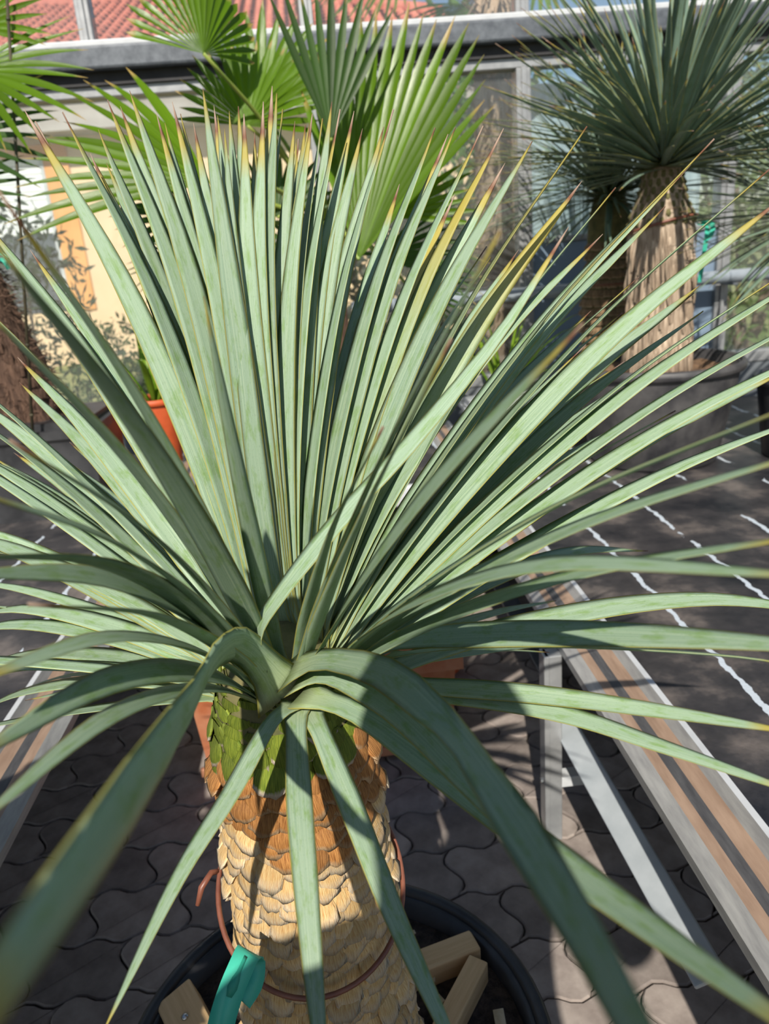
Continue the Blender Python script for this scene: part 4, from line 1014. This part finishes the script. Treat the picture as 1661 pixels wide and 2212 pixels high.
# roof plane
y_e, z_e, sl_ = -.7, eave + .60, .42
def onroof(px, py):
    d = ray(px, py); nrm = V((0, -sl_, 1)).normalized(); p0 = V((0, HY + y_e, z_e)); s = (p0 - CAM).dot(nrm) / d.dot(nrm); return CAM + d * s
hip = [onroof(950, 32), onroof(830, 18), onroof(560, -8), onroof(200, -40)]
rf = MB(); pe = [V((-13, HY + y_e, z_e)), V((hip[0].x + .3, HY + y_e, z_e))] + hip + [V((-13, hip[-1].y + .8, z_e + sl_ * (hip[-1].y + .8 - HY - y_e)))]
rf.add([q - V((0, HY, .03)) for q in pe] + [q - V((0, HY, .13)) for q in pe], [tuple(range(len(pe))), tuple(range(len(pe), 2 * len(pe)))[::-1]] + [(i, len(pe) + i, len(pe) + (i + 1) % len(pe), (i + 1) % len(pe)) for i in range(len(pe))])
roof = rf.build('roof', M['tile'], hs)
tmb = MB(); tw2, tl = .23, .36; vs_, fs = [], []
for j in range(2):
    for i in range(9):
        u = i / 8; zz = .055 * math.sin(math.pi * min(1, u / .62)) if u < .62 else -.012 * math.sin(math.pi * (u - .62) / .38)
        vs_.append((tw2 * u, tl * 1.12 * j, zz + (.03 if j == 0 else .0)))
fs = [(i, i + 1, i + 10, i + 9) for i in range(8)] + [tuple([i for i in range(9)][::-1])]
tme = tmb.add(vs_, fs).mesh('roof_tile', [M['tile']], True)
RM = Matrix.Rotation(math.atan(sl_), 4, 'X')
ca = math.cos(math.atan(sl_)); cnt = 0; restm = MB()
def hipx(y):
    P = sorted([(q.y, q.x) for q in hip])
    if y <= P[0][0]: return P[0][1]
    for (a, x), (b, x2) in zip(P[:-1], P[1:]):
        if y <= b: return x + (x2 - x) * (y - a) / max(1e-6, b - a)
    return P[-1][1]
def projpx(p):
    v = p - CAM; c = V((rx.dot(v), -ry.dot(v), -rz.dot(v))); return CX + FPX * c.x / c.z, CY + FPX * c.y / c.z
tl_list = []
for j in range(22):
    yy = HY + y_e + j * tl * ca; zz = z_e + sl_ * (yy - HY - y_e)
    i = 0; x = -9.5
    while x < hipx(yy) + .1:
        px, py = projpx(V((x, yy, zz))); tl_list.append((0 if (-40 < px < 1000 and -60 < py < 150) else 1, x, yy, zz)); x += tw2
tl_list.sort()
for q, (hid, x, yy, zz) in enumerate(tl_list):
    if q < 295:
        o = put('roof_tile', tme, roof); o.location = (x, yy - HY, zz); o.rotation_euler = (math.atan(sl_) + random.uniform(-.01, .01), 0, random.uniform(-.012, .012))
    else: restm.add([RM @ V(v) + V((x, yy - HY, zz)) for v in vs_], fs)
if restm.v: tag(restm.build('roof_tile_field', M['tile'], roof, True), kind='stuff')
mb = MB(); mb.tube([q - V((0, HY, -.05)) for q in hip], .13, 10); mb.build('ridge_capping', M['tile'], roof, True)

# ================================================================== PHOTOGRAPHER (casts the shade on pot and fore leaves)
pe_ = empty('person', (-.06, -.25, 0)); pe_.scale = (1.25, 1, 1.045); tag(pe_, 'person in dark clothing standing before the pot, arms raised', 'person')
J = {'pel': (0, 0, .95, .15, .11), 'wst': (0, .0, 1.10, .135, .10), 'chs': (0, .0, 1.32, .165, .115), 'nck0': (0, .01, 1.47, .075, .07), 'nck': (0, .03, 1.53, .052, .052), 'hd0': (0, .05, 1.60, .07, .085), 'hd1': (0, .05, 1.68, .075, .092), 'hd2': (0, .045, 1.745, .055, .07)}
E_ = [('pel', 'wst'), ('wst', 'chs'), ('chs', 'nck0'), ('nck0', 'nck'), ('nck', 'hd0'), ('hd0', 'hd1'), ('hd1', 'hd2')]
for s, n_ in ((-1, 'l'), (1, 'r')):
    J[n_+'sh'] = (s*.18, 0, 1.43, .06, .06); J[n_+'el'] = (s*.27 + .03, .04, 1.16, .045, .045); J[n_+'wr'] = (s*.12 + .07, .12, 1.27, .03, .03); J[n_+'pm'] = (s*.09 + .07, .14, 1.32, .034, .02)
    J[n_+'hp'] = (s*.09, 0, .88, .10, .10); J[n_+'kn'] = (s*.10, .02, .50, .062, .062); J[n_+'an'] = (s*.10, 0, .09, .042, .045); J[n_+'to'] = (s*.11, .17, .035, .04, .03)
    E_ += [('chs', n_+'sh'), (n_+'sh', n_+'el'), (n_+'el', n_+'wr'), (n_+'wr', n_+'pm'), ('pel', n_+'hp'), (n_+'hp', n_+'kn'), (n_+'kn', n_+'an'), (n_+'an', n_+'to')]
    for q in range(4):
        a, b = n_+'f%da' % q, n_+'f%db' % q
        J[a] = (s*.075 + .07, .15 + .006 * q, 1.365 - .018 * q, .009, .009); J[b] = (s*.05 + .07, .155 + .004 * q, 1.375 - .018 * q, .008, .008); E_ += [(n_+'pm', a), (a, b)]
    J[n_+'th'] = (s*.055 + .07, .12, 1.335, .010, .010); E_.append((n_+'pm', n_+'th'))
ks = list(J); me = bpy.data.meshes.new('body'); me.from_pydata([J[k][:3] for k in ks], [(ks.index(a), ks.index(b)) for a, b in E_], [])
bo = put('body', me, pe_); md = bo.modifiers.new('Skin', 'SKIN'); md.use_smooth_shade = True
for i, k in enumerate(ks):
    sv = me.skin_vertices[0].data[i]; sv.radius = J[k][3:5]; sv.use_root = (k == 'pel')
bo.modifiers.new('Subsurf', 'SUBSURF').levels = 1
me.materials.append(M['cloth'])
print('leaves', LEAFN, 'scales', len(cands))
